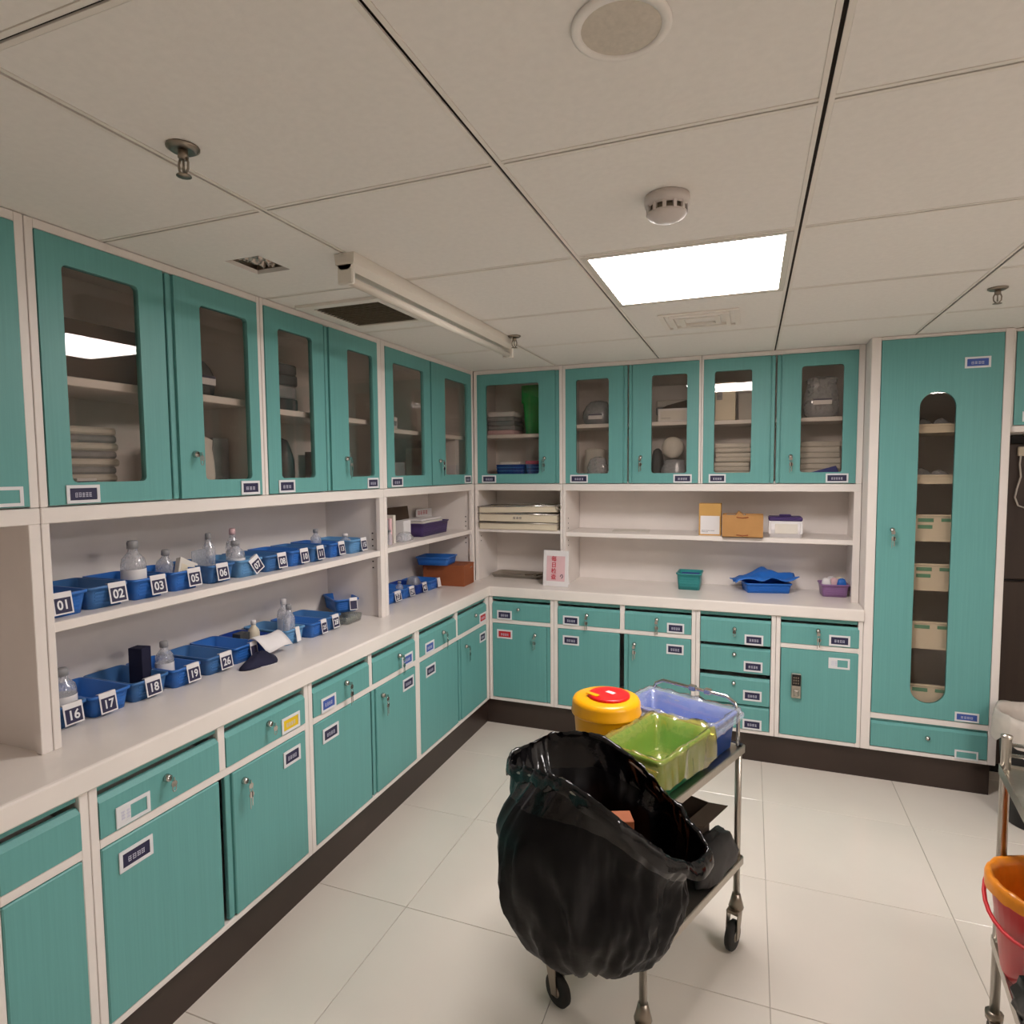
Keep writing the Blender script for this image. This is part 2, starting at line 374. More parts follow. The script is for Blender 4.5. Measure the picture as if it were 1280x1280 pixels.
t = thing('smoke_detector', 'round white smoke detector beside the lit panel light', 'smoke detector', (1.283, -1.945, ZCEIL))
q = MB(); q.lathe([(.0, 0), (.050, 0), (.051, -.012), (.049, -.022), (.0, -.022)], 28); q.build('base', ['smoke_white'], t)
q = MB(); q.lathe([(.045, -.022), (.044, -.026)], 28, cap0=False, cap1=False); q.lathe([(.046, -.038), (.040, -.046), (.024, -.054), (.0, -.055)], 28)
for k in range(12):
    a = 2*PI*k/12; q.M = Matrix.Rotation(a, 4, 'Z'); q.box(.040, .046, -.004, .004, -.040, -.022); q.M = None
q.build('head', ['smoke_white'], t)
q = MB(); q.lathe([(.038, -.022), (.038, -.040)], 20); q.build('inner_chamber', ['grille'], t)

t = thing('ceiling_speaker', 'round flush ceiling speaker with grey mesh', 'speaker', (1.291, -2.527, ZCEIL))
q = MB(); q.lathe([(.070, 0), (.070, -.003), (.066, -.005), (.056, -.004), (.056, 0)], 36, cap0=False, cap1=False); q.build('rim', ['ceil'], t)
q = MB(); q.lathe([(.056, -.0025), (.030, -.0045), (.0, -.005)], 36, cap0=False); q.build('grille', ['mesh_grey'], t)

# open hole with foil duct
t = thing('recessed_fitting', 'small square hole in a ceiling tile with crumpled foil inside', 'light fitting', (.081, -1.92, ZCEIL))
q = MB(); a = .062
q.loft([[(-a, -a, .014), (a, -a, .014), (a, a+.004, .014), (-a, a+.004, .014)], [(-a, -a, .06), (a, -a, .06), (a, a+.004, .06), (-a, a+.004, .06)]], 0, False, False, True); q.build('housing', ['dark_steel'], t)
q = MB(); n = 14; R = []
for i in range(n+1):
    R.append([(-a+2*a*i/n*.98+.001, -a+.002+(2*a)*k/n*.98, .026+.012*math.sin(i*1.4)+.014*noise.noise(Vector((i*.6, k*.6, 3)))) for k in range(n+1)])
q.loft(R, 0, True, closed=False); q.build('foil', ['foil'], t)

# ================================================================ BASE CABINETS
def door_panel(parent, x0, x1, z0, z1, strip=None, yf=-.003, th=.02):
    q = MB()
    if strip == 'l':
        q.cbox(x0, x0+.020, yf+.005, yf+th, z0, z1, .002); q.cbox(x0+.026, x1, yf, yf+th, z0, z1, .003); q.box(x0+.018, x0+.028, yf+.010, yf+th, z0+.002, z1-.002)
    elif strip == 'r':
        q.cbox(x1-.020, x1, yf+.005, yf+th, z0, z1, .002); q.cbox(x0, x1-.024, yf, yf+th, z0, z1, .003); q.box(x1-.026, x1-.018, yf+.010, yf+th, z0+.002, z1-.002)
    else: q.cbox(x0, x1, yf, yf+th, z0, z1, .003)
    return q.build('door', ['teal'], parent)
def drawer_front(parent, x0, x1, z0, z1, yf=-.003, lip=.012):
    q = MB()
    P = [(yf, z0), (yf, z1-lip), (yf+lip, z1), (yf+.022, z1), (yf+.022, z0)]
    q.loft([[(x, y, z) for y, z in P] for x in (x0, x1)], 0, False, True, True)
    q.box(x0+.01, x1-.01, yf+.022, yf+.34, z0+.01, z1-.03, 1)
    return q.build('drawer', ['teal', 'white_in'], parent)
ST = .022     # half width of the white stile of a unit
def base_cab(side, u0, u1, label, split=None, drawers=(), doors=(), stacked=False, s1=ST):
    loc, rz = side_xf(side, u0); W = u1-u0; t = thing('base_cabinet', label, 'cabinet', loc, rz)
    q = MB(); D = .46; g = .0008
    q.cbox(g, ST, 0, .02, .156, .795, .0015); q.cbox(W-s1, W-g, 0, .02, .156, .795, .0015)
    q.box(g, .018, .02, D, .156, .795); q.box(W-.018, W-g, .02, D, .156, .795); q.box(.018, W-.018, D-.01, D, .156, .795); q.box(.018, W-.018, .02, D-.01, .156, .172)
    q.cbox(ST, W-ST, 0, .02, .156, .174, .0015)
    if not stacked: q.cbox(ST, W-ST, 0, .02, .632, .656, .0015)
    if split: q.cbox(split-u0-.013, split-u0+.013, 0, .02, .656, .795, .0015)
    q.build('carcass', ['white'], t)
    q = MB(); q.cbox(ST+.001, W-ST-.001, .010, .016, .774, .795, .001); q.build('top_rail', ['teal'], t)
    for d in drawers:
        o = drawer_front(t, d['x'][0]-u0, d['x'][1]-u0, *d.get('z', (.658, .760)), yf=d.get('yf', -.003))
        for (a, b, zc, col) in d.get('lab', ()):
            plate(o, a-u0, b-u0, zc-.027, zc+.027, col, blank=(col in ('lab_green', 'teal')), partial=d.get('partial', False), y=d.get('yf', -.003)-.001)
        if 'lock' in d: lock(o, d['lock'][0]-u0, d['lock'][1], d['lock'][2], y=d.get('yf', -.003)-.001)
    for d in doors:
        o = door_panel(t, d['x'][0]-u0, d['x'][1]-u0, .177, .630, d.get('strip'))
        for (a, b, zc, col) in d.get('lab', ()): plate(o, a-u0, b-u0, zc-.027, zc+.027, col, partial=d.get('partial', False))
        if 'lock' in d: lock(o, d['lock'][0]-u0, d['lock'][1], d['lock'][2])
    return t
NV, BL, YE, RD, GN = 'lab_navy', 'lab_blue', 'lab_yellow', 'lab_red', 'lab_green'
Y1, Y2, Y3, Y4 = -2.452, -1.656, -.873, -.0006
base_cab('L', -3.45, -2.67, 'teal base cabinet at the free end of the worktop, past the narrow one', -3.06,
    [dict(x=(-3.427, -3.075)), dict(x=(-3.045, -2.693))], [dict(x=(-3.427, -3.068)), dict(x=(-3.056, -2.693), strip='l')])
base_cab('L', -2.67, Y1, 'narrow teal base cabinet without any label plates, one drawer over one door', None,
    [dict(x=(-2.647, -2.475))], [dict(x=(-2.647, -2.475))])
base_cab('L', Y1, Y2, 'teal double-door base cabinet with one yellow drawer label', -2.050,
    [dict(x=(-2.429, -2.064), lab=[(-2.390, -2.296, .689, 'teal')], partial=True, lock=(-2.243, .726, 1)), dict(x=(-2.036, -1.679), lab=[(-1.800, -1.710, .689, YE)], lock=(-1.858, .726, 1))],
    [dict(x=(-2.429, -2.066), lab=[(-2.388, -2.294, .571, NV)]), dict(x=(-2.042, -1.679), strip='l', lab=[(-1.796, -1.712, .571, NV)], lock=(-1.972, .588, 2))])
base_cab('L', Y2, Y3, 'teal double-door base cabinet with two blue drawer labels and hanging keys', -1.265,
    [dict(x=(-1.633, -1.279), lab=[(-1.592, -1.505, .685, BL)], lock=(-1.439, .726, 2)), dict(x=(-1.251, -.896), lab=[(-1.020, -.925, .684, BL)], lock=(-1.045, .722, 2))],
    [dict(x=(-1.633, -1.272), lab=[(-1.588, -1.494, .568, NV)]), dict(x=(-1.256, -.896), strip='l', lab=[(-1.016, -.920, .571, NV)], lock=(-1.184, .588, 2))])
base_cab('L', Y3, Y4, 'teal double-door corner base cabinet with one blue and one red drawer label', -.444,
    [dict(x=(-.850, -.458), lab=[(-.802, -.712, .684, BL)], lock=(-.615, .722, 2)), dict(x=(-.430, -.045), lab=[(-.150, -.055, .684, RD)], lock=(-.211, .720, 0))],
    [dict(x=(-.850, -.442), lab=[(-.800, -.703, .567, NV)]), dict(x=(-.420, -.045), strip='l', lab=[(-.150, -.066, .569, NV)], lock=(-.342, .575, 2))], s1=.0435)
base_cab('B', .0005, .412, 'single-door teal base cabinet with a red door label in the inside corner', None,
    [dict(x=(.025, .388), lab=[(.057, .151, .684, NV)], lock=(.194, .724, 0))],
    [dict(x=(.025, .388), strip='r', lab=[(.056, .153, .568, RD)], lock=(.298, .578, 2))])
base_cab('B', .412, 1.209, 'teal double-door base cabinet with navy labels behind the yellow container', .812,
    [dict(x=(.437, .798), lab=[(.469, .564, .683, NV)], lock=(.610, .722, 2)), dict(x=(.827, 1.185), lab=[(1.058, 1.149, .687, NV)], lock=(1.003, .728, 2))],
    [dict(x=(.437, .797), lab=[(.468, .564, .567, NV)]), dict(x=(.822, 1.185), strip='l', lab=[(1.056, 1.147, .570, NV)], lock=(.881, .580, 2))])
base_cab('B', 1.209, 1.606, 'teal base cabinet of four stacked drawers', None,
    [dict(x=(1.234, 1.581), z=(.632, .762), lab=[(1.455, 1.546, .660, NV)], lock=(1.405, .712, 1), yf=-.012), dict(x=(1.234, 1.581), z=(.478, .612), lab=[(1.453, 1.545, .516, NV)], lock=(1.405, .575, 0)),
     dict(x=(1.234, 1.581), z=(.312, .452), lab=[(1.452, 1.543, .362, NV)], lock=(1.405, .422, 0), yf=-.008), dict(x=(1.234, 1.581), z=(.178, .302), lab=[(1.452, 1.545, .206, NV)])], stacked=True)
b4 = base_cab('B', 1.606, 2.001, 'teal base cabinet with a black and silver keypad lock on its door', None,
    [dict(x=(1.630, 1.984), lab=[(1.851, 1.945, .690, NV)], lock=(1.801, .733, 2))],
    [dict(x=(1.632, 1.984), lab=[(1.851, 1.946, .575, 'teal')], partial=True)])
bd = [o for o in b4.children if o.name.startswith('door')][0]
q = MB(); q.cbox(.076, .122, -.022, -.003, .378, .506, .004, 1); q.cbox(.079, .119, -.026, -.020, .445, .503, .002, 0); q.cbox(.086, .112, -.034, -.022, .392, .425, .005, 1)
for i in range(3):
    for j in range(3): q.box(.085+i*.010, .091+i*.010, -.0272, -.026, .455+j*.014, .463+j*.014, 2)
o = q.build('keypad_lock', ['black', 'steel', 'dark_steel'], bd); o['label'] = 'black and silver keypad lock'

# skirting
mb = MB(); mb.box(-.047, -.027, -3.45, .027, 0, .1555); struct('baseboard_left', mb, ['plinth'])
mb = MB(); mb.box(-.027, 2.545, .027, .047, 0, .1555); struct('baseboard_back', mb, ['plinth'])

# worktop (one L-shaped slab)
mb = MB()
def Lout(o, z): return [(-WALLD+.001, -3.46, z), (.015-o, -3.46, z), (.015-o, -.015+o, z), (2.001-o*0, -.015+o, z), (2.001-o*0, WALLD-.001, z), (-WALLD+.001, WALLD-.001, z)]
mb.loft([Lout(.004, ZC0+.0005), Lout(0, ZC0+.005), Lout(0, ZC1-.007), Lout(.002, ZC1-.002), Lout(.007, ZC1)], 0, False, True, True)
tag(mb.build('worktop', ['worktop']), 'long pale L-shaped worktop running over all the teal base cabinets', 'worktop')

# ================================================================ OPEN SHELF BAYS (stand on worktop)
def bay(side, u0, u1, label, s0, s1, shelf=None, corner=None, sl=.0):
    loc, rz = side_xf(side, u0, True); loc = (loc[0], loc[1], ZC1); W = u1-u0; H = 1.427-ZC1
    t = thing('open_shelf_unit', label, 'shelf unit', loc, rz); D = WALLD-US-.002; q = MB()
    q.cbox(.0005, s0, 0, .022, 0, H, .0015); q.cbox(W-s1, W-.0005, 0, .022, 0, H, .0015)
    q.box(.0005, min(s0, .018), .022, D, 0, H); q.box(W-min(s1, .018), W-.0005, .022, D, 0, H); q.box(.018, W-.018, D-.01, D, 0, H)
    q.build('frame', ['white'], t)
    q = MB(); q.cbox(s0*0+.0005, W-.0005, -.001, .022, H, H+.040, .002); q.box(.0005, W-.0005, .022, D, H+.002, H+.020); q.build('top_rail', ['white'], t)
    if shelf:
        q = MB(); q.cbox(min(s0, .018)+.001, W-min(s1, .018)-.001, .004, D-.011, shelf[0]-ZC1, shelf[1]-ZC1, .002); q.build('shelf', ['white'], t)
        for xx in (.0188, W-.0188):
            q = MB()
            for k in range(3):
                for z in (.5*(shelf[0]+shelf[1])-ZC1-.075+.03*k, .5*(shelf[0]+shelf[1])-ZC1+.03+.03*k): q.box(xx-.0006, xx+.0006, .05, .058, z, z+.006)
            q.build('shelf_pin_hole', ['gap'], t)
    return t
ZS0, ZS1 = 1.150, 1.176
bay('L', -3.2, -2.4255, 'empty open white shelf unit next to the one with bins 01 and 16', .03, .028)
bay('L', -2.4245, -.889, 'wide open white shelf unit holding two rows of numbered blue bins', .020, .034, (ZS0, ZS1))
bay('L', -.888, .155, 'open white shelf unit in the corner holding a brown box and purple tray', .028, .036, (1.155, 1.180))
bay('B', -.156, .4215, 'narrow open white shelf unit holding cream wire-banded file trays', .024, .016, (1.165, 1.185))
bay('B', .4225, 2.000, 'wide open white shelf unit holding cardboard boxes and a blue folded sheet', .016, .034, (1.152, 1.178))

# ================================================================ WALL CABINETS WITH GLASS DOORS
ZU0, ZU1 = 1.468, ZCEIL
def glass_door(parent, x0, x1, gx0, gx1, strip=None, z0=1.4715, z1=2.142, gz0=1.528, gz1=2.076, r=.014, yf=-.003, th=.02, lab=None, lk=None):
    q = MB(); a, b = x0, x1
    if strip == 'l':
        q.cbox(x0, x0+.018, yf+.005, yf+th, z0, z1, .002); q.box(x0+.016, x0+.028, yf+.010, yf+th, z0+.002, z1-.002); a = x0+.024
    if strip == 'r':
        q.cbox(x1-.018, x1, yf+.005, yf+th, z0, z1, .002); q.box(x1-.028, x1-.016, yf+.010, yf+th, z0+.002, z1-.002); b = x1-.024
    inn = rrect(gx0, gx1, gz0, gz1, r, 8 if r > .05 else 4); n = len(inn); k = n//4
    cor = [(b, z1), (a, z1), (a, z0), (b, z0)]
    out = [cor[i//k] for i in range(n)]
    for y, fl in ((yf, 0), (yf+th, 1)):
        I = [q.vert((x, y, z)) for x, z in inn]; O = [q.vert((x, y, z)) for x, z in cor]
        for i in range(n):
            j = (i+1) % n; oi, oj = O[i//k], O[j//k]
            q.face([I[i], I[j], oj] if oi == oj else [I[i], I[j], oj, oi], 0)
        if not fl: I0, O0 = I, O
    q.bridge(I0, I, 0, r > .05); q.bridge(O0, O, 0, False)
    o = q.build('door', ['teal'], parent)
    q = MB(); q.box(gx0-.004, gx1+.004, yf+.0095, yf+.0135, gz0-.004, gz1+.004)
    q = MB(); pr = [(x, z) for x, z in inn]
    q.loft([[(x, yf+.009, z) for x, z in pr], [(x, yf+.013, z) for x, z in pr]], 0, False, True, True); pn = q.build('pane', ['pane'], o); pn['label'] = 'tinted glass pane'
    if lab: plate(o, lab[0], lab[1], 1.471+.003, 1.521, lab[2], n=lab[3] if len(lab) > 3 else 4, blank=lab[2] == 'teal')
    if lk: lock(o, lk[0], lk[1], lk[2])
    return o
def wall_cab(side, u0, u1, label, s0, s1, doors, shelf=(1.775, 1.795)):
    loc, rz = side_xf(side, u0, True); loc = (loc[0], loc[1], 0); W = u1-u0; D = WALLD-US-.002
    t = thing('wall_cabinet', label, 'cabinet', (loc[0], loc[1], ZU0), rz); q = MB(); g = .0005
    q.M = Matrix.Translation((0, 0, -ZU0))
    q.cbox(g, s0, 0, .02, ZU0, ZU1-.001, .0015); q.cbox(W-s1, W-g, 0, .02, ZU0, ZU1-.001, .0015); q.cbox(s0, W-s1, 0, .02, 2.144, ZU1-.001, .001)
    q.box(g, min(.016, s0), .02, D, ZU0, ZU1-.001); q.box(W-min(.016, s1), W-g, .02, D, ZU0, ZU1-.001); q.box(.016, W-.016, D-.008, D, ZU0, ZU1-.001)
    q.box(.016, W-.016, .02, D-.008, ZU0, ZU0+.014); q.box(.016, W-.016, .02, D-.008, ZU1-.02, ZU1-.001); q.build('carcass', ['white'], t)
    if shelf:
        q = MB(); q.cbox(min(.016, s0)+.001, W-min(.016, s1)-.001, .045, D-.009, shelf[0]-ZU0, shelf[1]-ZU0, .002); q.build('shelf', ['white'], t)
    e = bpy.data.objects  # doors are built in room heights, lowered to the cabinet's base
    for d in doors:
        L_ = d.get('lab'); L_ = (L_[0]-u0, L_[1]-u0)+tuple(L_[2:]) if L_ else None
        K_ = d.get('lk'); K_ = (K_[0]-u0, K_[1], K_[2]) if K_ else None
        o = glass_door(t, d['x'][0]-u0, d['x'][1]-u0, d['g'][0]-u0, d['g'][1]-u0, d.get('strip'), lab=L_, lk=K_)
        o.location.z = -ZU0
    return t
wall_cab('L', -3.2, -2.4255, 'glass-door wall cabinet with an empty white label holder, over the empty shelf unit', .022, .022,
    [dict(x=(-3.176, -2.822), g=(-3.12, -2.90)), dict(x=(-2.812, -2.449), g=(-2.70, -2.51), strip='l', lab=(-2.552, -2.464, 'teal'))])
wall_cab('L', -2.4245, -1.6605, 'glass-door wall cabinet over bins 01 to 07, door with the long navy label', .020, .016,
    [dict(x=(-2.403, -2.052), g=(-2.344, -2.133), lab=(-2.363, -2.276, NV, 5)), dict(x=(-2.040, -1.678), g=(-1.923, -1.724), strip='l', lab=(-1.779, -1.694, NV, 3), lk=(-1.962, 1.608, 1))], (1.782, 1.806))
wall_cab('L', -1.6595, -.889, 'glass-door wall cabinet over bins 08 to 15 holding dark bundles and a cream container', .016, .034,
    [dict(x=(-1.642, -1.313), g=(-1.576, -1.384), lab=(-1.597, -1.510, NV, 3)), dict(x=(-1.301, -.924), g=(-1.154, -.962), strip='l', lab=(-1.026, -.938, NV, 3), lk=(-1.180, 1.606, 2))], (1.768, 1.790))
wall_cab('L', -.888, .155, 'glass-door corner wall cabinet over the purple tray and brown box', .034, .036,
    [dict(x=(-.853, -.412), g=(-.788, -.483), lab=(-.823, -.718, NV, 3)), dict(x=(-.398, .118), g=(-.239, .064), lab=(.006, .098, NV, 2), lk=(-.315, 1.606, 2))], (1.742, 1.764))
wall_cab('B', -.156, .4215, 'single glass-door wall cabinet holding a green tub and blue baskets', .024, .020,
    [dict(x=(-.131, .400), g=(-.073, .274), strip='r', lab=(-.101, -.006, NV, 3), lk=(.310, 1.622, 2))], (1.752, 1.774))
wall_cab('B', .4225, 1.2115, 'glass-door wall cabinet holding a white round bundle and open file box', .018, .012,
    [dict(x=(.441, .806), g=(.504, .700), lab=(.470, .577, NV, 4), strip='r'), dict(x=(.815, 1.199), g=(.943, 1.137), strip='l', lab=(1.067, 1.166, NV, 4), lk=(.884, 1.620, 2))], (1.798, 1.820))
wall_cab('B', 1.2125, 2.0005, 'glass-door wall cabinet holding a cream carton, folded cloths and blue folder', .011, .030,
    [dict(x=(1.2245, 1.585), g=(1.281, 1.470), lab=(1.256, 1.345, NV, 4), strip='r'), dict(x=(1.594, 1.970), g=(1.711, 1.906), strip='l', lab=(1.833, 1.937, NV, 5), lk=(1.665, 1.612, 2))], (1.794, 1.816))

# ================================================================ TALL CABINET
t = thing('tall_cabinet', 'tall teal cabinet with a long round-ended window showing white trays', 'cabinet', (2.009, 0, .156)); q = MB()
q.M = Matrix.Translation((-2.009, 0, -.156))
q.cbox(2.002, 2.043, 0, .02, .156, ZCEIL-.001, .002); q.cbox(2.527, 2.560, 0, .02, .156, ZCEIL-.001, .002)
q.cbox(2.043, 2.527, 0, .02, 2.152, ZCEIL-.001, .001); q.cbox(2.043, 2.527, 0, .02, .318, .345, .001); q.cbox(2.043, 2.527, 0, .02, .156, .174, .001)
q.box(2.002, 2.030, .02, .478, .156, ZCEIL-.001); q.box(2.545, 2.560, .02, .478, .156, ZCEIL-.001); q.box(2.030, 2.545, .47, .478, .156, ZCEIL-.001); q.box(2.030, 2.545, .02, .47, .156, .17); q.box(2.030, 2.545, .02, .47, 2.14, ZCEIL-.001); q.box(2.030, 2.545, .03, .47, .322, .34)
q.build('carcass', ['white'], t)
o = glass_door(t, 2.045-2.009, 2.524-2.009, 2.206-2.009, 2.352-2.009, None, .348, 2.150, .418, 1.900, .0725)
o.location.z = -.156
plate(o, .367, .466, 1.998, 2.048, BL); plate(o, .382, .478, .352, .396, BL); lock(o, .101, 1.252, 2)
o = drawer_front(t, .037, .515, .180-.156, .304-.156); plate(o, .387, .481, .013, .057, 'teal', blank=True); lock(o, .276, .252-.156, 0)
q = MB(); q.box(.037, .515, .012, .022, .306-.156, .318-.156); q.build('drawer_rail', ['teal'], t)
# white trays inside
for k, (z0, z1, gl) in enumerate(((1.712, 1.752, 0), (1.470, 1.512, 0), (1.195, 1.322, 2), (.957, 1.086, 2), (.672, .805, 1), (.37, .495, 1))):
    tr = thing('storage_tray', ['white shelf tray at the top of the tall cabinet', 'thin white tray second from the top in the tall cabinet', 'white tray with two green strips, third from the top in the tall cabinet', 'white tray with green strips, fourth from the top in the tall cabinet', 'white tray with one green strip, fifth from the top in the tall cabinet', 'lowest white tray in the tall cabinet window'][k], 'tray', (2.285, .045, z0))
    h = z1-z0; q = MB(); q.box(-.225, .225, 0, .006, 0, h); q.box(-.225, .225, .006, .40, 0, .006); q.box(-.225, -.219, .006, .40, .006, h*.8); q.box(.219, .225, .006, .40, .006, h*.8); q.cbox(-.228, .228, -.006, .008, h-.008, h+.002, .002)
    q.build('body', ['cream'], tr)
    if gl:
        q = MB(); q.box(-.06, .004, -.0012, 0, h-.034, h-.016); q.box(.035, .075, -.0012, 0, h-.032, h-.016)
        if gl > 1: q.box(-.06, .000, -.0012, 0, h-.066, h-.048)
        q.build('label_strip', ['lab_green'], tr)
    for s in (-.04, .035):
        b = MB(); r = .035+.01*random.random(); n = 12; hh = .05+.03*random.random()
        b.loft([[(rr_*r*math.cos(2*PI*i/n)*(1+.3*noise.noise(Vector((i*.9, zz*30, k+s*50)))), rr_*r*.8*math.sin(2*PI*i/n), zz*hh) for i in range(n)] for rr_, zz in ((.7, 0), (1, .25), (.95, .6), (.6, .85), (.15, 1))], 0, True, True, True)
        tag(b.build('wrapped_pack', ['plastic_dim' if s < 0 else 'plastic'], None, (2.285+s, .10+abs(s)*.3, z0+.007)), ('crumpled cloudy plastic pack lying in the %s tray behind the tall window' if s < 0 else 'glossier clear plastic pack lying in the %s tray behind the tall window') % ['topmost', 'second', 'third', 'fourth', 'fifth', 'lowest'][k], 'plastic pack', 'plastic packs in the tall cabinet trays')

# alcove right of tall cabinet
t = thing('wall_cabinet', 'teal wall cabinet over the dark alcove, beside the tall cabinet', 'cabinet', (2.561, .02, 1.705)); q = MB()
q.cbox(.0005, .7, 0, .018, 0, .028, .002); q.cbox(.0005, .012, 0, .018, .028, .462, .001); q.cbox(.69, .7, 0, .018, .028, .462, .001); q.box(.0005, .7, .018, .44, 0, .462); q.cbox(.012, .69, 0, .018, .448, .462, .001); q.build('carcass', ['white'], t)
q = MB(); q.cbox(.014, .345, -.004, .0, .031, .446, .001); o = q.build('door', ['teal'], t); plate(o, .045, .13, .045, .09, NV, y=-.005)
q = MB(); q.cbox(.352, .688, -.004, .0, .031, .446, .001); q.build('door', ['teal'], t)
t = thing('cupboard', 'dark brown cupboard standing in the shadowed alcove beside the tall cabinet', 'cupboard', (2.562, .30, 0)); q = MB()
q.box(.0, .72, .01, .18, 0, 1.70); q.build('body', ['near_black'], t)
q = MB(); q.cbox(.075, .40, -.012, .01, .05, .985, .004); q.build('door', ['dark_brown'], t); q = MB(); q.cbox(.075, .40, -.012, .01, .995, 1.66, .004); q.build('door', ['dark_brown'], t)
q = MB(); q.cbox(0.001, .07, -.012, .01, .02, 1.68, .002); q.build('stile', ['near_black'], t)
q = MB(); q.cbox(.41, .70, -.012, .01, .05, 1.66, .003); q.build('door', ['dark_brown'], t)
t = thing('power_cord', 'pale power cord hanging from a white plug in the alcove', 'cord', (2.70, .28, 1.62)); q = MB()
q.cbox(-.02, .03, -.012, .006, -.02, .025, .004); q.build('plug', ['cream'], t)
q = MB(); q.tube([(-.008, -.008, -.01), (-.012, -.01, -.06), (-.006, -.012, -.12), (-.02, -.012, -.18), (-.026, -.012, -.22), (-.012, -.012, -.26), (.012, -.012, -.27), (.04, -.01, -.24)], .004, 6); q.build('lead', ['paper'], t)

# ================================================================ ITEM BUILDERS
def bin_box(label, x, y, z, w, d, h, num=None, rot=0., m='bin_blue', card=(.3, .96), tilt=0., ink='lab_navy', group='numbered blue bins', back=0.):
    """open tapered bin; front faces local -y; front-bottom centre at origin"""
    t = thing('storage_bin', label, 'bin', (x, y, z), rot, group); q = MB(); tp = .008; th = .0022; hb = h+back
    def ring(k, o, zf, zb, yo=0):
        e = tp*k; r = .014
        P = rrect(-w/2-e+o, w/2+e-o, -e+o, d+e-o, r, 3)
        return [(px, py, zf+(zb-zf)*max(0, min(1, py/d))) for px, py in P]
    q.loft([ring(0, 0, 0, 0), ring(.5, 0, h*.5, hb*.5), ring(.92, 0, h-.008, hb-.008), ring(1.25, -.002, h-.007, hb-.007), ring(1.25, -.002, h, hb), ring(1, th, h, hb), ring(0, th, th, th)], 0, True, True, True)
    q.build('body', [m], t)
    q = MB()
    for k in range(4):
        zz = h*(.22+.16*k); e = tp*zz/h; q.box(-w/2+.012, w/2-.012, -e-.0016, -e+.001, zz, zz+h*.05)
    q.build('rib', [m], t)
    if num is not None:
        a, b = -w/2+card[0]*w, -w/2+card[1]*w; H = h*.92; q = MB(); lean = math.atan2(tp+.002, h)
        q.M = Matrix.Translation((a*.5+b*.5, -tp-.005, h+.004)) @ Matrix.Rotation(tilt, 4, 'Y') @ Matrix.Rotation(-lean, 4, 'X'); cw = (b-a)/2
        q.box(-cw, cw, 0, .0012, -H, 0, 0); q.box(-cw, cw, 0, .012, 0, .0012, 0)
        ic = q.M.copy(); o = None
        if num != '':
            q.box(-cw*.84, cw*.84, -.0004, 0, -H*.93, -H*.24, 1)
            if num != '-':
                T = ic @ Matrix.Translation((0, -.0006, -H*.585)) @ Matrix.Rotation(PI/2, 4, 'X'); q.M = None
                add_text(q, num, cw*1.35, T, 2, cw*.035, .92); 
        q.M = None; o = q.build('number_card', ['card_white', ink, 'lab_white'], t); o['label'] = 'white-edged navy card reading %s' % num if num not in ('', '-') else 'white paper card'
    return t
def prof_bottle(label, x, y, z, h=.11, r=.022, group=None, m='plastic', lab=True, cap='grey_pack', tilt=(0, 0)):
    t = thing('medicine_bottle', label, 'bottle', (x, y, z), 0, group); t.rotation_euler = (tilt[0], tilt[1], random.random()*.6-.3)
    q = MB(); q.lathe([(.0, 0), (r*.92, 0), (r, .006), (r, h*.58), (r*.9, h*.68), (r*.42, h*.80), (r*.36, h*.88)], 18, cap1=True); q.build('body', [m], t)
    q = MB(); q.lathe([(r*.46, h*.86), (r*.46, h*.97), (r*.38, h), (0, h)], 14); q.build('cap', [cap], t)
    if lab:
        q = MB(); q.lathe([(r*1.012, h*.16), (r*1.012, h*.50)], 18, cap0=False, cap1=False); q.build('label', ['card_white'], t)
    return t
def pouch(name, label, cat, loc, w, d, h, m='plastic_dim', group=None, seed=0, amp=.22, tag_=None, n=18, rotz=0, top=.35):
    q = MB(); R = []
    for k, (s, zz) in enumerate(((.72, 0), (.96, .08), (1, .3), (.97, .55), (.82, .78), (.5+top*.4, .93), (top*.6, 1))):
        ring = []
        for i in range(n):
            a = 2*PI*i/n; c, sn = math.cos(a), math.sin(a); sq = 1/max(abs(c), abs(sn))**.65
            f = s*sq*.86*(1+amp*noise.noise(Vector((c*1.7+seed, sn*1.7, zz*2.6))))
            ring.append((w/2*c*f, d/2*sn*f, max(0., h*(zz+.12*amp*noise.noise(Vector((c*3, sn*3, seed+zz))) if k else 0))))
        R.append(ring)
    q.loft(R, 0, True, True, True)
    if tag_:
        q.box(-w*.22, w*.22, -d/2-.006, -d/2-.005, h*tag_[0], h*tag_[0]+.022, 1); q.box(-w*.22, w*.22, -d/2-.006, -d/2-.005, h*tag_[0]+.022, h*tag_[0]+.030, 2)
    return tag(q.build(name, [m, 'card_white', 'lab_navy'], None, loc, (0, 0, rotz)), label, cat, group)
def carton(name, label, cat, loc, w, d, h, m='cardboard', rotz=0, extra=None, group=None, flap=False):
    t = thing(name, label, cat, loc, rotz, group); q = MB(); q.cbox(-w/2, w/2, -d/2, d/2, 0, h, .0015); q.build('body', [m], t)
    if extra:
        x0, x1, z0, z1, mm, rows = extra; q = MB(); q.box(x0, x1, -d/2-.0008, -d/2, z0, z1, 0)
        for k in range(rows): glyphs(q, x0+.006, x0+(x1-x0)*(.75 if k else .4), z0+.012+k*.008, .004, 7, -d/2-.0009, 1)
        q.build('printed_label', [mm, 'ink'], t)
    return t
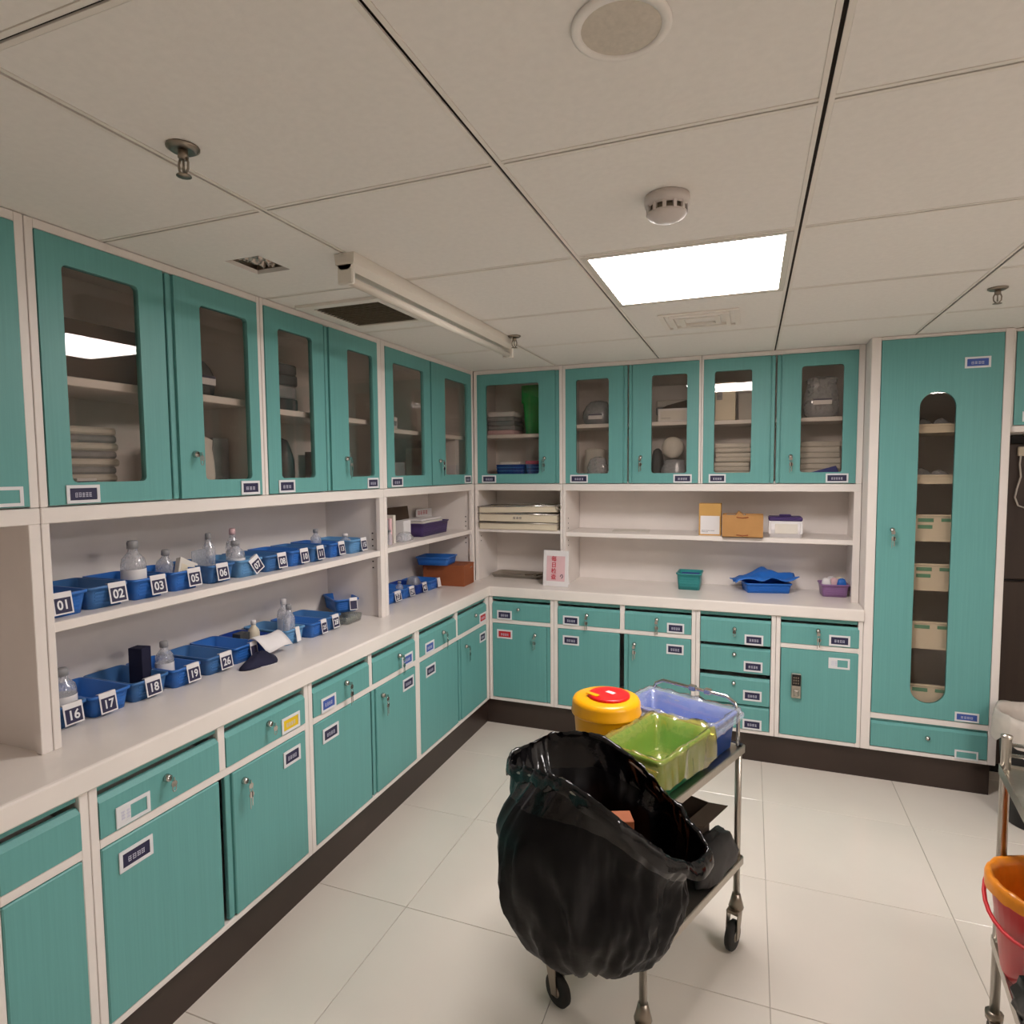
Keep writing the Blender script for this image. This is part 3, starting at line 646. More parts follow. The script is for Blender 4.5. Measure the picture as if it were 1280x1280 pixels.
def stack(name, label, cat, loc, w, d, ths, mats, rotz=0, jit=.006, group=None):
    """each sheet or cloth of a stack is a piece of its own"""
    t = thing(name, label, cat, loc, rotz, group); z = 0
    for k, th in enumerate(ths):
        q = MB(); ox, oy = random.uniform(-jit, jit), random.uniform(-jit, jit); r = min(.006, th*.45)
        q.cbox(-w/2+ox, w/2+ox, -d/2+oy, d/2+oy, z, z+th-.0006, r); q.build('folded_layer', [mats[k % len(mats)]], t); z += th
    return t

# ================================================================ BINS AND BOTTLES IN THE WIDE LEFT BAY
# left-wall things face +X: front -y -> rotate +90 deg
RL = PI/2
BINLAB = {'01': 'empty blue bin with card 01 against the shelf post', '02': 'empty dull blue bin with card 02 beside the labelled bottle', '03': 'blue bin with card 03 holding one tall labelled bottle', '05': 'blue bin with card 05 holding a green and white carton',
    '06': 'dull blue bin with card 06 holding a grey leaflet', '08': 'empty dull blue bin with card 08 next to the slipped card', '10': 'bright blue bin with card 10, between the two dull blue ones', '11': 'dull blue bin with card 11 on the shelf, nothing in it', '13': 'blue bin with card 13 and a tall bottle at its back',
    '15': 'pale blue bin with card 15 by the end panel of the shelf', '16': 'dull blue bin with card 16 holding stout bottles on the worktop', '17': 'empty wide blue bin with card 17 on the worktop', '18': 'dull blue bin with card 18 holding a violet carton', '19': 'bright blue bin with card 19 holding one bottle on the worktop',
    '26': 'empty dull blue bin with card 26 beside the navy pouch', '25': 'bright blue bin with card 25 past the tagged bottles', '28': 'dull blue bin with card 28 beside the clear tray'}
def lbin(num, y0, y1, z, x, m='bin_blue', card=(.42, .98), h=.062, d=.20, label=None, tilt=0., rot=0., **k):
    lab = label or BINLAB[num]
    return bin_box(lab, x, (y0+y1)/2, z, (y1-y0)-.018, d, h, num, RL+rot, m, card, tilt, **k)
for num, y0, y1, x, m, cd_ in (('01', -2.405, -2.287, -.212, 'bin_blue', (.12, .62)), ('02', -2.283, -2.166, -.218, 'bin_teal', (.46, .99)), ('03', -2.150, -2.037, -.216, 'bin_blue', (.44, .99)),
        ('05', -2.012, -1.900, -.224, 'bin_blue', (.46, .99)), ('06', -1.868, -1.757, -.222, 'bin_teal', (.14, .68)), ('08', -1.612, -1.502, -.218, 'bin_teal', (.48, .99)),
        ('10', -1.474, -1.366, -.224, 'bin_blue', (.46, .99)), ('11', -1.345, -1.248, -.223, 'bin_teal', (.18, .74)), ('13', -1.208, -1.108, -.234, 'bin_blue', (.46, .99)), ('15', -1.070, -.945, -.228, 'bin_pale', (.56, .98))):
    lbin(num, y0, y1, ZS1, x, m, cd_)
lbin('07', -1.742, -1.628, ZS1, -.219, 'bin_pale', (.30, .78), tilt=-.5, label='pale blue storage bin with a slipped tilted card numbered 07')
for num, y0, y1, x, m, cd_ in (('16', -2.375, -2.262, -.276, 'bin_teal', (.36, .92)), ('17', -2.256, -2.138, -.264, 'bin_blue', (.08, .58)), ('18', -2.131, -2.006, -.264, 'bin_teal', (.26, .76)), ('19', -1.996, -1.890, -.254, 'bin_blue', (.40, .96)), ('26', -1.862, -1.752, -.255, 'bin_teal', (.42, .99))):
    lbin(num, y0, y1, ZC1, x, m, cd_)
lbin('-', -1.735, -1.622, ZC1, -.262, 'bin_blue', (.62, .98), label='blue storage bin half covered by a loose white paper beside bin 26')
lbin('', -1.478, -1.362, ZC1, -.255, 'bin_pale', (.42, .66), label='pale blue bin with a narrow white paper tag holding clear bottles')
lbin('25', -1.345, -1.246, ZC1, -.236, 'bin_blue', (.55, .99))
lbin('28', -1.238, -1.130, ZC1, -.246, 'bin_teal', (.30, .80))
lbin('-', -1.060, -.945, ZC1+.035, -.300, 'bin_blue', (.60, .98), rot=-.62, d=.17, label='blue storage bin turned askew, propped on the clear tray by the shelf end')
t = thing('clear_tray', 'low clear plastic tray on the worktop in front of the askew blue bin', 'tray', (-.235, -1.045, ZC1), RL); q = MB()
q.loft([rr for rr in [[(px, py, z) for px, py in rrect(-.062+e, .062-e, -.012+e, .13-e, .012, 3)] for e, z in ((.004, 0), (0, .034), (.002, .034), (.006, .003))]], 0, True, True, True); q.build('body', ['clear_tray'], t)
# contents
for lab, y, x, z, h, r, kw in (
        ('clear plastic bottle with a white label standing in bin 03', -2.105, -.262, ZS1+.004, .168, .034, {}),
        ('clear bottle lying back in bin 05', -1.975, -.30, ZS1+.004, .125, .026, dict(lab=False, tilt=(0, .12))),
        ('big-labelled clear bottle standing in bin 07', -1.700, -.268, ZS1+.004, .125, .032, {}),
        ('narrow clear bottle with pale cap at the back of bin 07', -1.665, -.315, ZS1+.004, .165, .024, dict(cap='pink_pale')),
        ('narrow clear bottle with grey cap at the back of bin 06', -1.775, -.315, ZS1+.004, .158, .022, dict(lab=False)),
        ('squat clear bottle in bin 15', -1.035, -.275, ZS1+.004, .085, .026, dict(cap='card_white', lab=False)),
        ('tall clear bottle at the back of bin 13', -1.155, -.345, ZS1+.004, .115, .024, dict(lab=False)),
        ('stout clear bottle with a white label in bin 16', -2.293, -.318, ZC1+.004, .150, .034, {}),
        ('clear bottle beside it at the rim of bin 16', -2.318, -.375, ZC1+.004, .165, .026, dict(lab=False)),
        ('clear bottle with a white label in bin 19', -1.962, -.325, ZC1+.004, .140, .028, {}),
        ('clear bottle with a long neck in the pale tagged bin', -1.405, -.292, ZC1+.004, .150, .024, dict(lab=False)),
        ('clear bottle with a white label behind the pale tagged bin', -1.375, -.345, ZC1+.004, .165, .026, dict(cap='card_white'))):
    prof_bottle(lab, x, y, z, h, r, 'clear bottles in the bins', **kw)
carton('small_carton', 'dark violet carton standing in the back of bin 18', 'box', (-.350, -2.030, ZC1+.005), .040, .05, .135, 'navy_cloth', RL+.2)
carton('small_carton', 'green and white carton leaning out of bin 05', 'box', (-.268, -1.925, ZS1+.006), .075, .02, .085, 'paper', RL, (-.03, .03, .02, .065, 'cream', 2)).rotation_euler = (-.25, .45, RL)
carton('leaflet', 'grey folded leaflet standing in the back of bin 06', 'paper', (-.300, -1.825, ZS1+.006), .105, .004, .105, 'plastic_dim', RL+.3)
t = prof_bottle('white plastic jar standing in the bin beside the loose white paper', -.345, -1.545, ZC1+.0005, .115, .022, None, 'cream', False, 'card_white')
carton('dark_pack', 'dark green foil pack beside the white jar', 'pack', (-.365, -1.59, ZC1+.0005), .05, .04, .075, 'dark_pack', RL)
bin_box('deep blue storage bin behind the white jar', -.285, -1.545, ZC1, .085, .18, .055, None, RL, 'bin_deep')
# loose paper over bin edge and dark crumpled cloth
q = MB(); R = []
for i in range(9):
    u = i/8; R.append([(-.262+.075*u-.010*math.sin(u*3), -1.662+.135*v/6+.02*u, ZC1+.074+.010*math.sin(u*PI)-.045*u*u+.004*math.sin(v+u*4)) for v in range(7)])
q.loft(R, 0, True, closed=False); o = q.build('paper_sheet', ['card_white']); m_ = o.modifiers.new('s', 'SOLIDIFY'); m_.thickness = .0015
tag(o, 'loose white paper hanging over the edge of a blue bin', 'paper')
q = MB(); R = []; n = 26
for s, zz in ((1, 0), (.96, .2), (.72, .5), (.42, .82), (.12, 1)):
    R.append([( .048*math.cos(2*PI*k/n)*s*(1+.28*math.sin(3*2*PI*k/n+1)), .085*math.sin(2*PI*k/n)*s*(1+.22*math.sin(2*2*PI*k/n)), .042*zz*(1+.25*noise.noise(Vector((k*.5, s*3, 1))))) for k in range(n)])
q.loft(R, 0, True, True, True); tag(q.build('cloth', ['navy_cloth'], None, (-.192, -1.685, ZC1+.0005), (0, 0, .3)), 'crumpled dark navy pouch lying on the worktop below the loose paper', 'pouch')
q = MB(); q.box(-.03, .03, -.004, .004, 0, .0015); q.build('paper_slip', ['card_white'], None, (-.142, -1.69, ZC1+.0005), (0, 0, 1.2)); tag(bpy.data.objects['paper_slip'], 'thin white slip of paper in front of the navy pouch', 'paper')

# ================================================================ CORNER BAY (left wall)
Z2 = 1.180
for lab, y0, y1, x, num, m in (('pale blue bin with a bent card at the open end of the corner bay row', -.690, -.545, -.283, '27', 'bin_blue'), ('blue bin numbered 29 in the corner bay', -.530, -.405, -.283, '29', 'bin_blue'), ('deep blue bin numbered 40 in the corner bay', -.392, -.275, -.276, '40', 'bin_deep')):
    lbin(num, y0, y1, ZC1, x, m, (.42, .90), h=.056, d=.17, label=lab)
lbin('', -.262, -.130, ZC1, -.268, 'bin_blue', (.66, .98), h=.056, d=.17, label='blue bin with a blank white card next to the brown box')
prof_bottle('clear bottle in the first bin of the corner bay', -.345, -.645, ZC1+.004, .10, .024, 'clear bottles in the bins')
prof_bottle('small clear bottle in bin 29 of the corner bay', -.335, -.47, ZC1+.004, .085, .022, 'clear bottles in the bins', lab=False)
pouch('wrapped_pack', 'crumpled grey plastic wrap in bin 40 of the corner bay', 'plastic pack', (-.345, -.30, ZC1+.004), .085, .09, .085, 'plastic_dim', seed=3, rotz=RL)
t = carton('wooden_box', 'reddish-brown box on the worktop in the inside corner', 'box', (-.265, -.005, ZC1), .165, .27, .125, 'brown_box', RL+.06)
q = MB(); q.cbox(.02, .05, -.1365, -.134, .100, .106, .0008); q.build('metal_clasp', ['chrome'], t)
q = MB(); q.cbox(-.084, .084, -.137, .137, .119, .128, .002); q.build('lid', ['brown_box'], t)
bin_box('blue lidless tray lying on top of the brown box', -.225, -.045, ZC1+.1285, .15, .19, .05, None, RL+.12, 'bin_blue', group=None)
# upper shelf of corner bay
t = bin_box('purple translucent tray heaped with papers on the corner shelf', -.255, -.19, Z2, .34, .18, .075, None, RL+.05, 'purple', group=None)
stack('paper_pile', 'pile of white papers lying in the purple tray', 'paper', (-.345, -.185, Z2+.004), .27, .13, (.02, .022, .02, .016, .012), ['paper', 'card_white', 'pink_pale'], RL+.05, .012)
t = carton('open_box', 'dark brown open-topped carton leaning behind the purple tray', 'box', (-.425, -.33, Z2), .22, .05, .165, 'dark_card', RL)
t.rotation_euler[0] = -.12
t = carton('card_pack', 'white card with red lettering standing in the corner bay', 'card', (-.445, .02, Z2), .20, .004, .135, 'card_white', RL); q = MB(); glyphs(q, -.085, .045, .112, .022, 4, -.0024, 0); q.build('lettering', ['ink_red'], t)
for k, (y, h, m) in enumerate(((-.735, .125, 'grey_pack'), (-.700, .130, 'pink_pale'), (-.665, .145, 'paper'))):
    carton('slim_box', ['slim grey box standing by the post of the corner shelf', 'slim pinkish box standing second from the post on the corner shelf', 'tallest slim white box standing on the corner shelf'][k], 'box', (-.262, y, Z2), .022, .05, h, m, RL, group='slim boxes on the corner shelf')
carton('small_carton', 'small white carton on the corner shelf against the purple tray', 'box', (-.285, -.50, Z2), .075, .05, .105, 'card_white', RL)
pouch('wrapped_pack', 'pinkish clear plastic pack lying before the slim boxes', 'plastic pack', (-.235, -.575, Z2), .13, .07, .05, 'plastic', seed=5, rotz=RL)
# shelf card rack behind slim boxes
prof_bottle('slim clear tube bottle between the slim boxes', -.225, -.735, Z2, .075, .014, None, lab=False)

# ================================================================ NARROW BACK BAY
ZT = 1.185
for k, (z, h, rot, lab) in enumerate(((ZT, .046, .0, 'lowest cream file tray with wire bands on the narrow back shelf'), (ZT+.048, .055, .004, 'middle cream file tray with a small printed tag'), (ZT+.106, .045, -.022, 'topmost cream file tray with a wire ring at its end'))):
    t = thing('file_tray', lab, 'file tray', (.132, .152, z), 0); t.rotation_euler = (0, rot, 0)
    W = .255; q = MB(); q.cbox(-W, W, 0, .008, 0, h-.004, .002); q.box(-W, W, .008, .26, 0, .006); q.box(-W, -W+.006, .008, .26, .006, h-.010); q.box(W-.006, W, .008, .26, .006, h-.010); q.build('body', ['cream'], t)
    q = MB(); q.tube([(-W-.008, -.004, h-.006), (W+.006, -.004, h-.006), (W+.006, .22, h-.006), (-W-.008, .22, h-.006)], .0038, 6, 0, True); q.build('wire_band', ['chrome' if k else 'steel'], t)
    if k == 1: q = MB(); glyphs(q, -.03, .03, h*.45, .014, 3, -.0004, 0); q.build('printed_tag', ['ink'], t)
    q = MB()
    for s in (-1, 1):
        q.tube([(s*(W+.004), .004+.012*math.cos(a), h*.5+.014*math.sin(a)) for a in [2*PI*i/10 for i in range(10)]], .002, 5, 0, True)
    if k == 2: q.tube([(W+.014+.016*math.cos(a), -.010, h*.7+.016*math.sin(a)) for a in [2*PI*i/14 for i in range(14)]], .003, 6, 0, True)
    q.build('wire_ring', ['steel'], t)
t = thing('steel_tray', 'shallow stainless instrument tray on the worktop in the corner', 'tray', (.062, .375, ZC1), -.03); q = MB()
q.loft([[(px, py, z) for px, py in rrect(-.17+e, .17-e, -.085+e, .085-e, .02, 4)] for e, z in ((.012, 0), (0, .020), (-.006, .021), (-.006, .023), (.002, .023), (.014, .003))], 0, True, True, True); q.build('body', ['steel'], t)
q = MB(); q.tube([(.02, -.02, .012), (.13, .02, .016)], .006, 8); q.lathe([(.014, 0), (.016, .014), (.012, .022), (0, .024)], 12, 0, (.10, -.03, .004)); tag(q.build('instrument', ['dark_steel'], None, (.085, .375, ZC1+.003)), 'dark metal instrument lying in the stainless tray', 'instrument')
t = thing('sign_card', 'small white standing sign with pink panel and red characters', 'sign', (.390, .105, ZC1), -.06); q = MB(); tl = .10
q.M = Matrix.Rotation(-tl, 4, 'X'); q.cbox(-.080, .080, -.004, 0, 0, .215, .0015); q.build('board', ['card_white'], t)
q = MB(); q.M = Matrix.Rotation(-tl, 4, 'X'); q.box(-.058, .058, -.0046, -.004, .032, .182); q.build('panel', ['pink_pale'], t)
q = MB(); 
for k, ch in enumerate('每日检查'):
    add_text(q, ch, .034, Matrix.Rotation(-tl, 4, 'X') @ Matrix.Translation((-.012, -.0050, .163-.036*k)) @ Matrix.Rotation(PI/2, 4, 'X'), 0, .0006)
q.build('lettering', ['ink_red'], t)
q = MB(); q.M = Matrix.Rotation(-tl, 4, 'X'); q.tube([(.030, -.005, .060), (.036, -.005, .074), (.044, -.005, .072), (.046, -.005, .060), (.038, -.005, .050)], .002, 5); q.build('drawn_mark', ['ink'], t)
q = MB(); q.poly([(-.06, .022, .20), (.06, .022, .20), (.06, .085, 0), (-.06, .085, 0)]); q.poly([(-.06, .024, .20), (.06, .024, .20), (.06, .087, 0), (-.06, .087, 0)]); q.build('back_stay', ['card_white'], t)

# ================================================================ WIDE BACK BAY
ZB = 1.178
t = carton('carton', 'tall tan carton with a white printed label on the back shelf', 'box', (1.262, .245, ZB), .118, .09, .178, 'cardboard_tan', 0, (-.050, .052, .008, .110, 'card_white', 2))
t = thing('carton', 'open brown carton with items sticking out on the back shelf', 'box', (1.434, .135, ZB)); W, D, H = .104, .14, .122; q = MB()
for b in ((-W, W, 0, .004), (-W, W, D-.004, D), (-W, -W+.004, .004, D-.004), (W-.004, W, .004, D-.004)): q.box(*b, 0, H)
q.box(-W, W, 0, D, 0, .004); q.build('body', ['cardboard'], t)
q = MB(); q.tube([(-.03, -.001, H-.012), (0, -.001, H-.016), (.03, -.001, H-.012)], .003, 5); q.tube([(-.03, -.001, .014), (0, -.001, .010), (.03, -.001, .014)], .003, 5); q.build('hand_slot', ['brown_box'], t)
carton('small_carton', 'brown strip of card poking from the open brown carton', 'box', (1.47, .21, ZB+.075), .03, .10, .085, 'cardboard', 0).rotation_euler = (0, -.9, 0)
carton('small_carton', 'grey packet lying in the open brown carton', 'pack', (1.40, .205, ZB+.09), .10, .08, .03, 'grey_pack', 0)
t = thing('lidded_box', 'white plastic box with a violet lid on the back shelf', 'box', (1.650, .255, ZB)); q = MB()
q.loft([[(px, py, z) for px, py in rrect(-.085+e, .085-e, -.06+e, .06-e, .008, 3)] for e, z in ((.006, 0), (0, .088), (.003, .088))], 0, True, True, True); q.build('body', ['card_white'], t)
q = MB(); q.cbox(-.084, .084, -.060, .060, .0885, .112, .006); q.cbox(-.03, .03, -.02, .02, .112, .122, .004); q.build('lid', ['purple'], t)
q = MB(); q.cbox(-.052, .060, -.061, -.058, .022, .074, .001); q.build('front_label', ['paper'], t)
for s in (-1, 1):
    q = MB(); q.cbox(s*.078-.006, s*.078+.006, -.068, -.058, .02, .085, .002); q.build('clip', ['card_white'], t)
q = MB(); q.cbox(-.11, .11, -.08, .08, 0, .003, .001); tag(q.build('paper_sheet', ['paper'], None, (.80, .34, ZB+.0005), (0, 0, .1)), 'flat paper sheet lying alone on the back shelf', 'paper')
bin_box('small teal storage bin standing alone on the worktop', 1.148, .245, ZC1, .118, .15, .095, None, 0, 'teal_tub', group=None)
q = MB(); q.box(-.05, .05, .01, .14, .078, .080); tag(q.build('bin_cover', ['blue_folder'], None, (1.148, .245, ZC1)), 'dark blue sheet lying inside the small teal bin', 'sheet')
t = bin_box('open blue bin under a crumpled blue sheet on the back worktop', 1.575, .285, ZC1, .225, .14, .055, None, .22, 'blue_sheet', group=None)
q = MB(); R = []; n = 20
for i in range(n+1):
    u = i/n-.5; row = []
    for k in range(13):
        v = k/12-.5; z = .072+.055*math.exp(-((u-.05)**2/.04+(v-.2)**2/.15))+.028*noise.noise(Vector((u*5, v*4, 2.2)))+(.03*max(0, u-.25)*4*.5)-.10*max(0, -u-.34)
        row.append((u*.34, .075+v*.17, z))
    R.append(row)
q.loft(R, 0, True, closed=False); o = q.build('plastic_sheet', ['blue_sheet'], None, (1.565, .285, ZC1), (0, 0, .22)); o.modifiers.new('s', 'SOLIDIFY').thickness = .002
tag(o, 'crumpled bright blue plastic sheet draped over the blue bin', 'sheet')
bin_box('lilac translucent basket of small packs by the end of the worktop', 1.906, .285, ZC1, .118, .12, .068, None, .05, 'lilac', group=None)
for k, (dx, dy, m) in enumerate(((-.04, .03, 'card_white'), (0, .05, 'pink_pale'), (.035, .035, 'blue_sheet'), (-.01, .09, 'card_white'), (.03, .09, 'cream'))):
    pouch('small_pack', ['white small pack at the front of the lilac basket', 'pink small pack in the middle of the lilac basket', 'blue-capped small pack in the lilac basket', 'white small pack at the back of the lilac basket', 'cream small pack at the back of the lilac basket'][k], 'pack', (1.906+dx, .285+dy, ZC1+.035), .055, .045, .062, m, 'packs in the lilac basket', seed=k*2.3, amp=.25)

# ================================================================ CONTENTS OF THE GLASS CABINETS
ZF = ZU0+.0145          # cabinet floor
XL = -.34               # depth line of left cabinet contents
def L(f, *a, **k): return f(*a, **k)
stack('sheet_stack', 'stack of grey folded sheets low behind the long-labelled glass door', 'linen', (XL, -2.245, ZF), .19, .20, [.022]*9, ['cloth', 'grey_pack'], RL, group=None)
carton('small_carton', 'white card box with a navy band behind the long-labelled glass door', 'box', (-.215, -2.275, ZF), .055, .03, .055, 'card_white', RL, (-.0275, .0275, .030, .048, 'lab_navy', 0))
carton('carton', 'dark carton on the shelf behind the long-labelled glass door', 'box', (XL, -2.20, 1.8065), .26, .20, .16, 'dark_card', RL)
pouch('wrapped_pack', 'dark wrapped pack with a white tag on the shelf over bin 05', 'plastic pack', (-.335, -1.815, 1.8065), .15, .17, .135, 'dark_pack', seed=1, rotz=RL, tag_=(.3,), amp=.15)
pouch('paper_bag', 'white paper bag with a white and navy tag low over bin 06', 'bag', (-.315, -1.825, ZF), .14, .13, .195, 'paper', seed=8, rotz=RL, tag_=(.05,), amp=.14, top=.9)
carton('carton', 'tall dim carton beside the white paper bag', 'box', (XL-.03, -1.725, ZF), .07, .16, .19, 'grey_pack', RL)
stack('bundle_stack', 'stack of dark wrapped bundles on the cabinet shelf above bin 10', 'packs', (XL, -1.475, 1.7905), .21, .20, (.05, .05, .045, .04), ['dark_pack', 'grey_pack', 'dark_pack'], RL)
pouch('wrapped_pack', 'large grey-green wrapped pack on the cabinet floor above bin 08', 'plastic pack', (XL+.02, -1.515, ZF), .15, .18, .175, 'grey_pack', seed=11, rotz=RL, amp=.15)
pouch('wrapped_pack', 'dark wrapped pack on the cabinet floor above bin 10', 'plastic pack', (XL, -1.395, ZF), .10, .18, .21, 'dark_pack', seed=15, rotz=RL, amp=.15)
t = carton('plastic_container', 'square cream plastic container on the cabinet shelf above bin 13', 'container', (-.275, -1.145, 1.7905), .085, .085, .125, 'cream', RL); q = MB(); q.cbox(-.046, .046, -.046, .046, .125, .140, .003); q.build('lid', ['cream'], t)
pouch('wrapped_pack', 'blue-white wrapped pack low in the cabinet above bin 13', 'plastic pack', (-.285, -1.175, ZF), .08, .10, .20, 'white_film', seed=21, rotz=RL, amp=.25)
carton('carton', 'dim grey carton low in the cabinet above bin 15', 'box', (XL-.02, -1.03, ZF), .13, .16, .16, 'grey_pack', RL)
for k, y in enumerate((-.735, -.625)):
    carton('small_carton', ['white square carton on the corner cabinet shelf', 'smaller white carton with dark print on the corner cabinet shelf'][k], 'box', (-.27-.02*k, y, 1.7645), .11 if not k else .06, .08, .095 if not k else .065, 'card_white', RL, (-.02, .02, .02, .045, 'grey_pack', 1))
prof_bottle('small dark-capped bottle low in the corner wall cabinet', -.245, -.695, ZF, .12, .03, None, 'plastic', False, 'black')
carton('carton', 'grey carton low in the corner wall cabinet', 'box', (XL, -.58, ZF), .17, .14, .115, 'grey_pack', RL)
carton('small_carton', 'black flat case on the floor of the corner wall cabinet', 'box', (-.22, -.56, ZF), .10, .06, .028, 'black', RL)
prof_bottle('white jar with a dark band on the corner cabinet shelf', -.29, -.14, 1.7645, .095, .036, None, 'card_white', True, 'black')
carton('carton', 'pale file box low behind the end door of the corner cabinet', 'box', (XL, -.12, ZF), .24, .15, .20, 'paper', RL)
carton('small_carton', 'black small tray in front of the pale file box', 'box', (-.215, -.125, ZF), .09, .045, .03, 'black', RL)
carton('file_box', 'tall white file standing at the end of the corner cabinet', 'file', (-.32, .045, ZF), .05, .20, .28, 'card_white', RL)
# back wall uppers
YB = .34
t = thing('plastic_tub', 'tall bright green plastic tub on the shelf behind single glass door', 'tub', (.215, .305, 1.7745)); q = MB()
q.loft([[(px, py, z) for px, py in rrect(-.085+e, .085-e, -.065+e, .065-e, .02, 4)] for e, z in ((.018, 0), (.010, .14), (.006, .19), (-.002, .192), (-.002, .30), (.004, .30), (.02, .01))], 0, True, True, True); q.build('body', ['green_tub'], t)
stack('pack_pile', 'pile of white and pink wrapped packs beside the green tub', 'packs', (-.005, YB-.02, 1.7745), .18, .18, (.03, .028, .03, .026, .03), ['pink_pale', 'grey_pack', 'plastic_dim', 'grey_pack', 'card_white'])
for k, (x, w_) in enumerate(((.055, .19), (.235, .15))):
    t = thing('basket', ['wide blue plastic basket behind the single glass door', 'blue plastic basket with a pink lid behind the single glass door'][k], 'basket', (x, .30, ZF)); h = .105; q = MB()
    q.loft([[(px, py, z) for px, py in rrect(-w_/2+e, w_/2-e, -.07+e, .07-e, .012, 3)] for e, z in ((.01, 0), (0, h), (.003, h), (.012, .004))], 0, True, True, True); q.build('body', ['bin_deep'], t)
    q = MB()
    for i in range(4): q.box(-w_/2+.004, w_/2-.004, -.0722+.008*(1-i/4), -.0702+.008*(1-i/4), .02+.021*i, .026+.021*i)
    q.build('rib', ['bin_blue'], t)
    if k: q = MB(); q.cbox(-w_/2-.002, w_/2+.002, -.072, .072, h+.001, h+.022, .004); q.build('lid', ['pink'], t)
stack('paper_pile', 'pale flat papers lying in the wide blue basket', 'paper', (.055, .30, ZF+.006), .14, .11, (.03, .03, .03, .028), ['paper', 'card_white'])
pouch('wrapped_pack', 'clear wrapped pack with a white tag on the shelf left of the open file box', 'plastic pack', (.605, .305, 1.8205), .19, .16, .145, 'plastic_dim', seed=31, tag_=(.2,), amp=.2)
pouch('paper_bag', 'tall white paper bag at the back below that tagged pack', 'bag', (.575, .355, ZF), .17, .12, .20, 'paper', seed=36, amp=.1, top=.95)
pouch('wrapped_pack', 'clear wrapped pack with violet contents in front of the tall white paper bag', 'plastic pack', (.615, .255, ZF), .15, .10, .145, 'plastic', seed=41, tag_=(.02,), amp=.25)
t = carton('file_box', 'open white file box with a raised flap behind the glass', 'box', (1.055, .29, 1.8205), .165, .17, .072, 'card_white', 0, (-.07, .07, .006, .06, 'paper', 1)); q = MB(); q.poly([(-.0825, -.02, .0722), (.0825, -.02, .0722), (.0825, .06, .135), (-.05, .06, .105)]); q.poly([(-.0825, -.018, .0722), (.0825, -.018, .0722), (.0825, .062, .135), (-.05, .062, .105)]); q.build('flap', ['dark_card'], t)
stack('paper_pile', 'pale papers standing behind the open file box', 'paper', (1.03, .42, 1.8205), .18, .07, (.05, .05, .04), ['paper', 'grey_pack'])
q = MB(); q.lathe([(0, -.05), (.052, -.05), (.060, -.042), (.062, .03), (.052, .05), (.03, .056), (0, .058)], 22, axis='y'); tag(q.build('gauze_roll', ['cloth'], None, (1.050, .285, 1.6735)), 'round white gauze roll lying on plastic packs behind glass', 'roll')
pouch('wrapped_pack', 'clear wrapped pack with a tag under the round gauze roll', 'plastic pack', (1.055, .28, ZF), .17, .14, .125, 'plastic_dim', seed=47, tag_=(.02,), amp=.2, top=.8)
pouch('wrapped_pack', 'dark grey wrapped pack beside the clear pack under the gauze roll', 'plastic pack', (.955, .335, ZF), .08, .15, .19, 'dark_pack', seed=52, amp=.2)
carton('carton', 'cream carton with black printed squares behind the glass', 'box', (1.335, .28, 1.8165), .105, .16, .205, 'cream', 0, (-.045, -.015, .11, .155, 'grey_pack', 2))
carton('carton', 'narrow pale carton standing beside the cream printed carton', 'box', (1.445, .34, 1.8165), .085, .12, .15, 'paper', 0)
stack('cloth_stack', 'stack of folded cream cloths behind glass with a navy tag in front', 'linen', (1.375, .32, ZF), .19, .20, [.026]*8, ['cloth', 'paper'], 0)
carton('small_carton', 'white tag card with a navy band before the folded cloths', 'card', (1.375, .195, ZF), .055, .006, .028, 'card_white', 0, (-.0275, .0275, .016, .027, 'lab_navy', 0))
pouch('wrapped_pack', 'bulky clear wrapped pack with a navy and white tag behind glass', 'plastic pack', (1.815, .30, 1.8165), .20, .18, .215, 'plastic', seed=61, tag_=(.3,), amp=.16, top=.95)
pouch('paper_bag', 'grey pack inside the bulky clear one', 'bag', (1.815, .315, 1.8175), .13, .10, .15, 'grey_pack', seed=66, amp=.2)
stack('cloth_stack', 'stack of folded pale cloths beneath the bulky clear pack', 'linen', (1.815, .36, ZF), .20, .17, [.03]*7, ['cloth', 'paper'], 0, .004)
q = MB(); q.cbox(-.075, .075, -.002, .002, 0, .055, .001); tag(q.build('folder', ['blue_folder'], None, (1.835, .225, ZF+.012), (-.5, -.28, .1)), 'blue folder leaning before the folded pale cloths', 'folder')
carton('small_carton', 'white tag card under the blue folder', 'card', (1.805, .20, ZF), .07, .006, .022, 'card_white', 0)

# ================================================================ WASTE CART
ang = math.atan2(-.38, .925); CX, CY = 1.194, -1.571
cart = thing('waste_cart', 'stainless two-shelf cart on casters carrying bins in the middle of the floor', 'cart', (CX, CY, 0), ang)
HX, HY, ZTOP, ZLOW = .163, .285, .668, .300
for sx in (-1, 1):
    for sy in (-1, 1):
        q = MB(); q.lathe([(0, .165), (.0105, .165), (.0105, ZTOP-.004), (0, ZTOP-.004)], 12, 0, (sx*(HX-.004), sy*HY, 0)); q.build('leg', ['steel'], cart)
def shelf(name, z, hx, hy):
    q = MB()
    q.loft([[(px, py, zz) for px, py in rrect(-hx+e, hx-e, -hy+e, hy-e, .012, 3)] for e, zz in ((.004, z-.024), (0, z-.022), (0, z), (.003, z+.002), (.006, z-.004))], 0, False, False, True)
    q.build(name, ['steel'], cart)
shelf('top_shelf', ZTOP, HX+.014, HY+.016); shelf('lower_shelf', ZLOW, HX+.016, HY+.014)
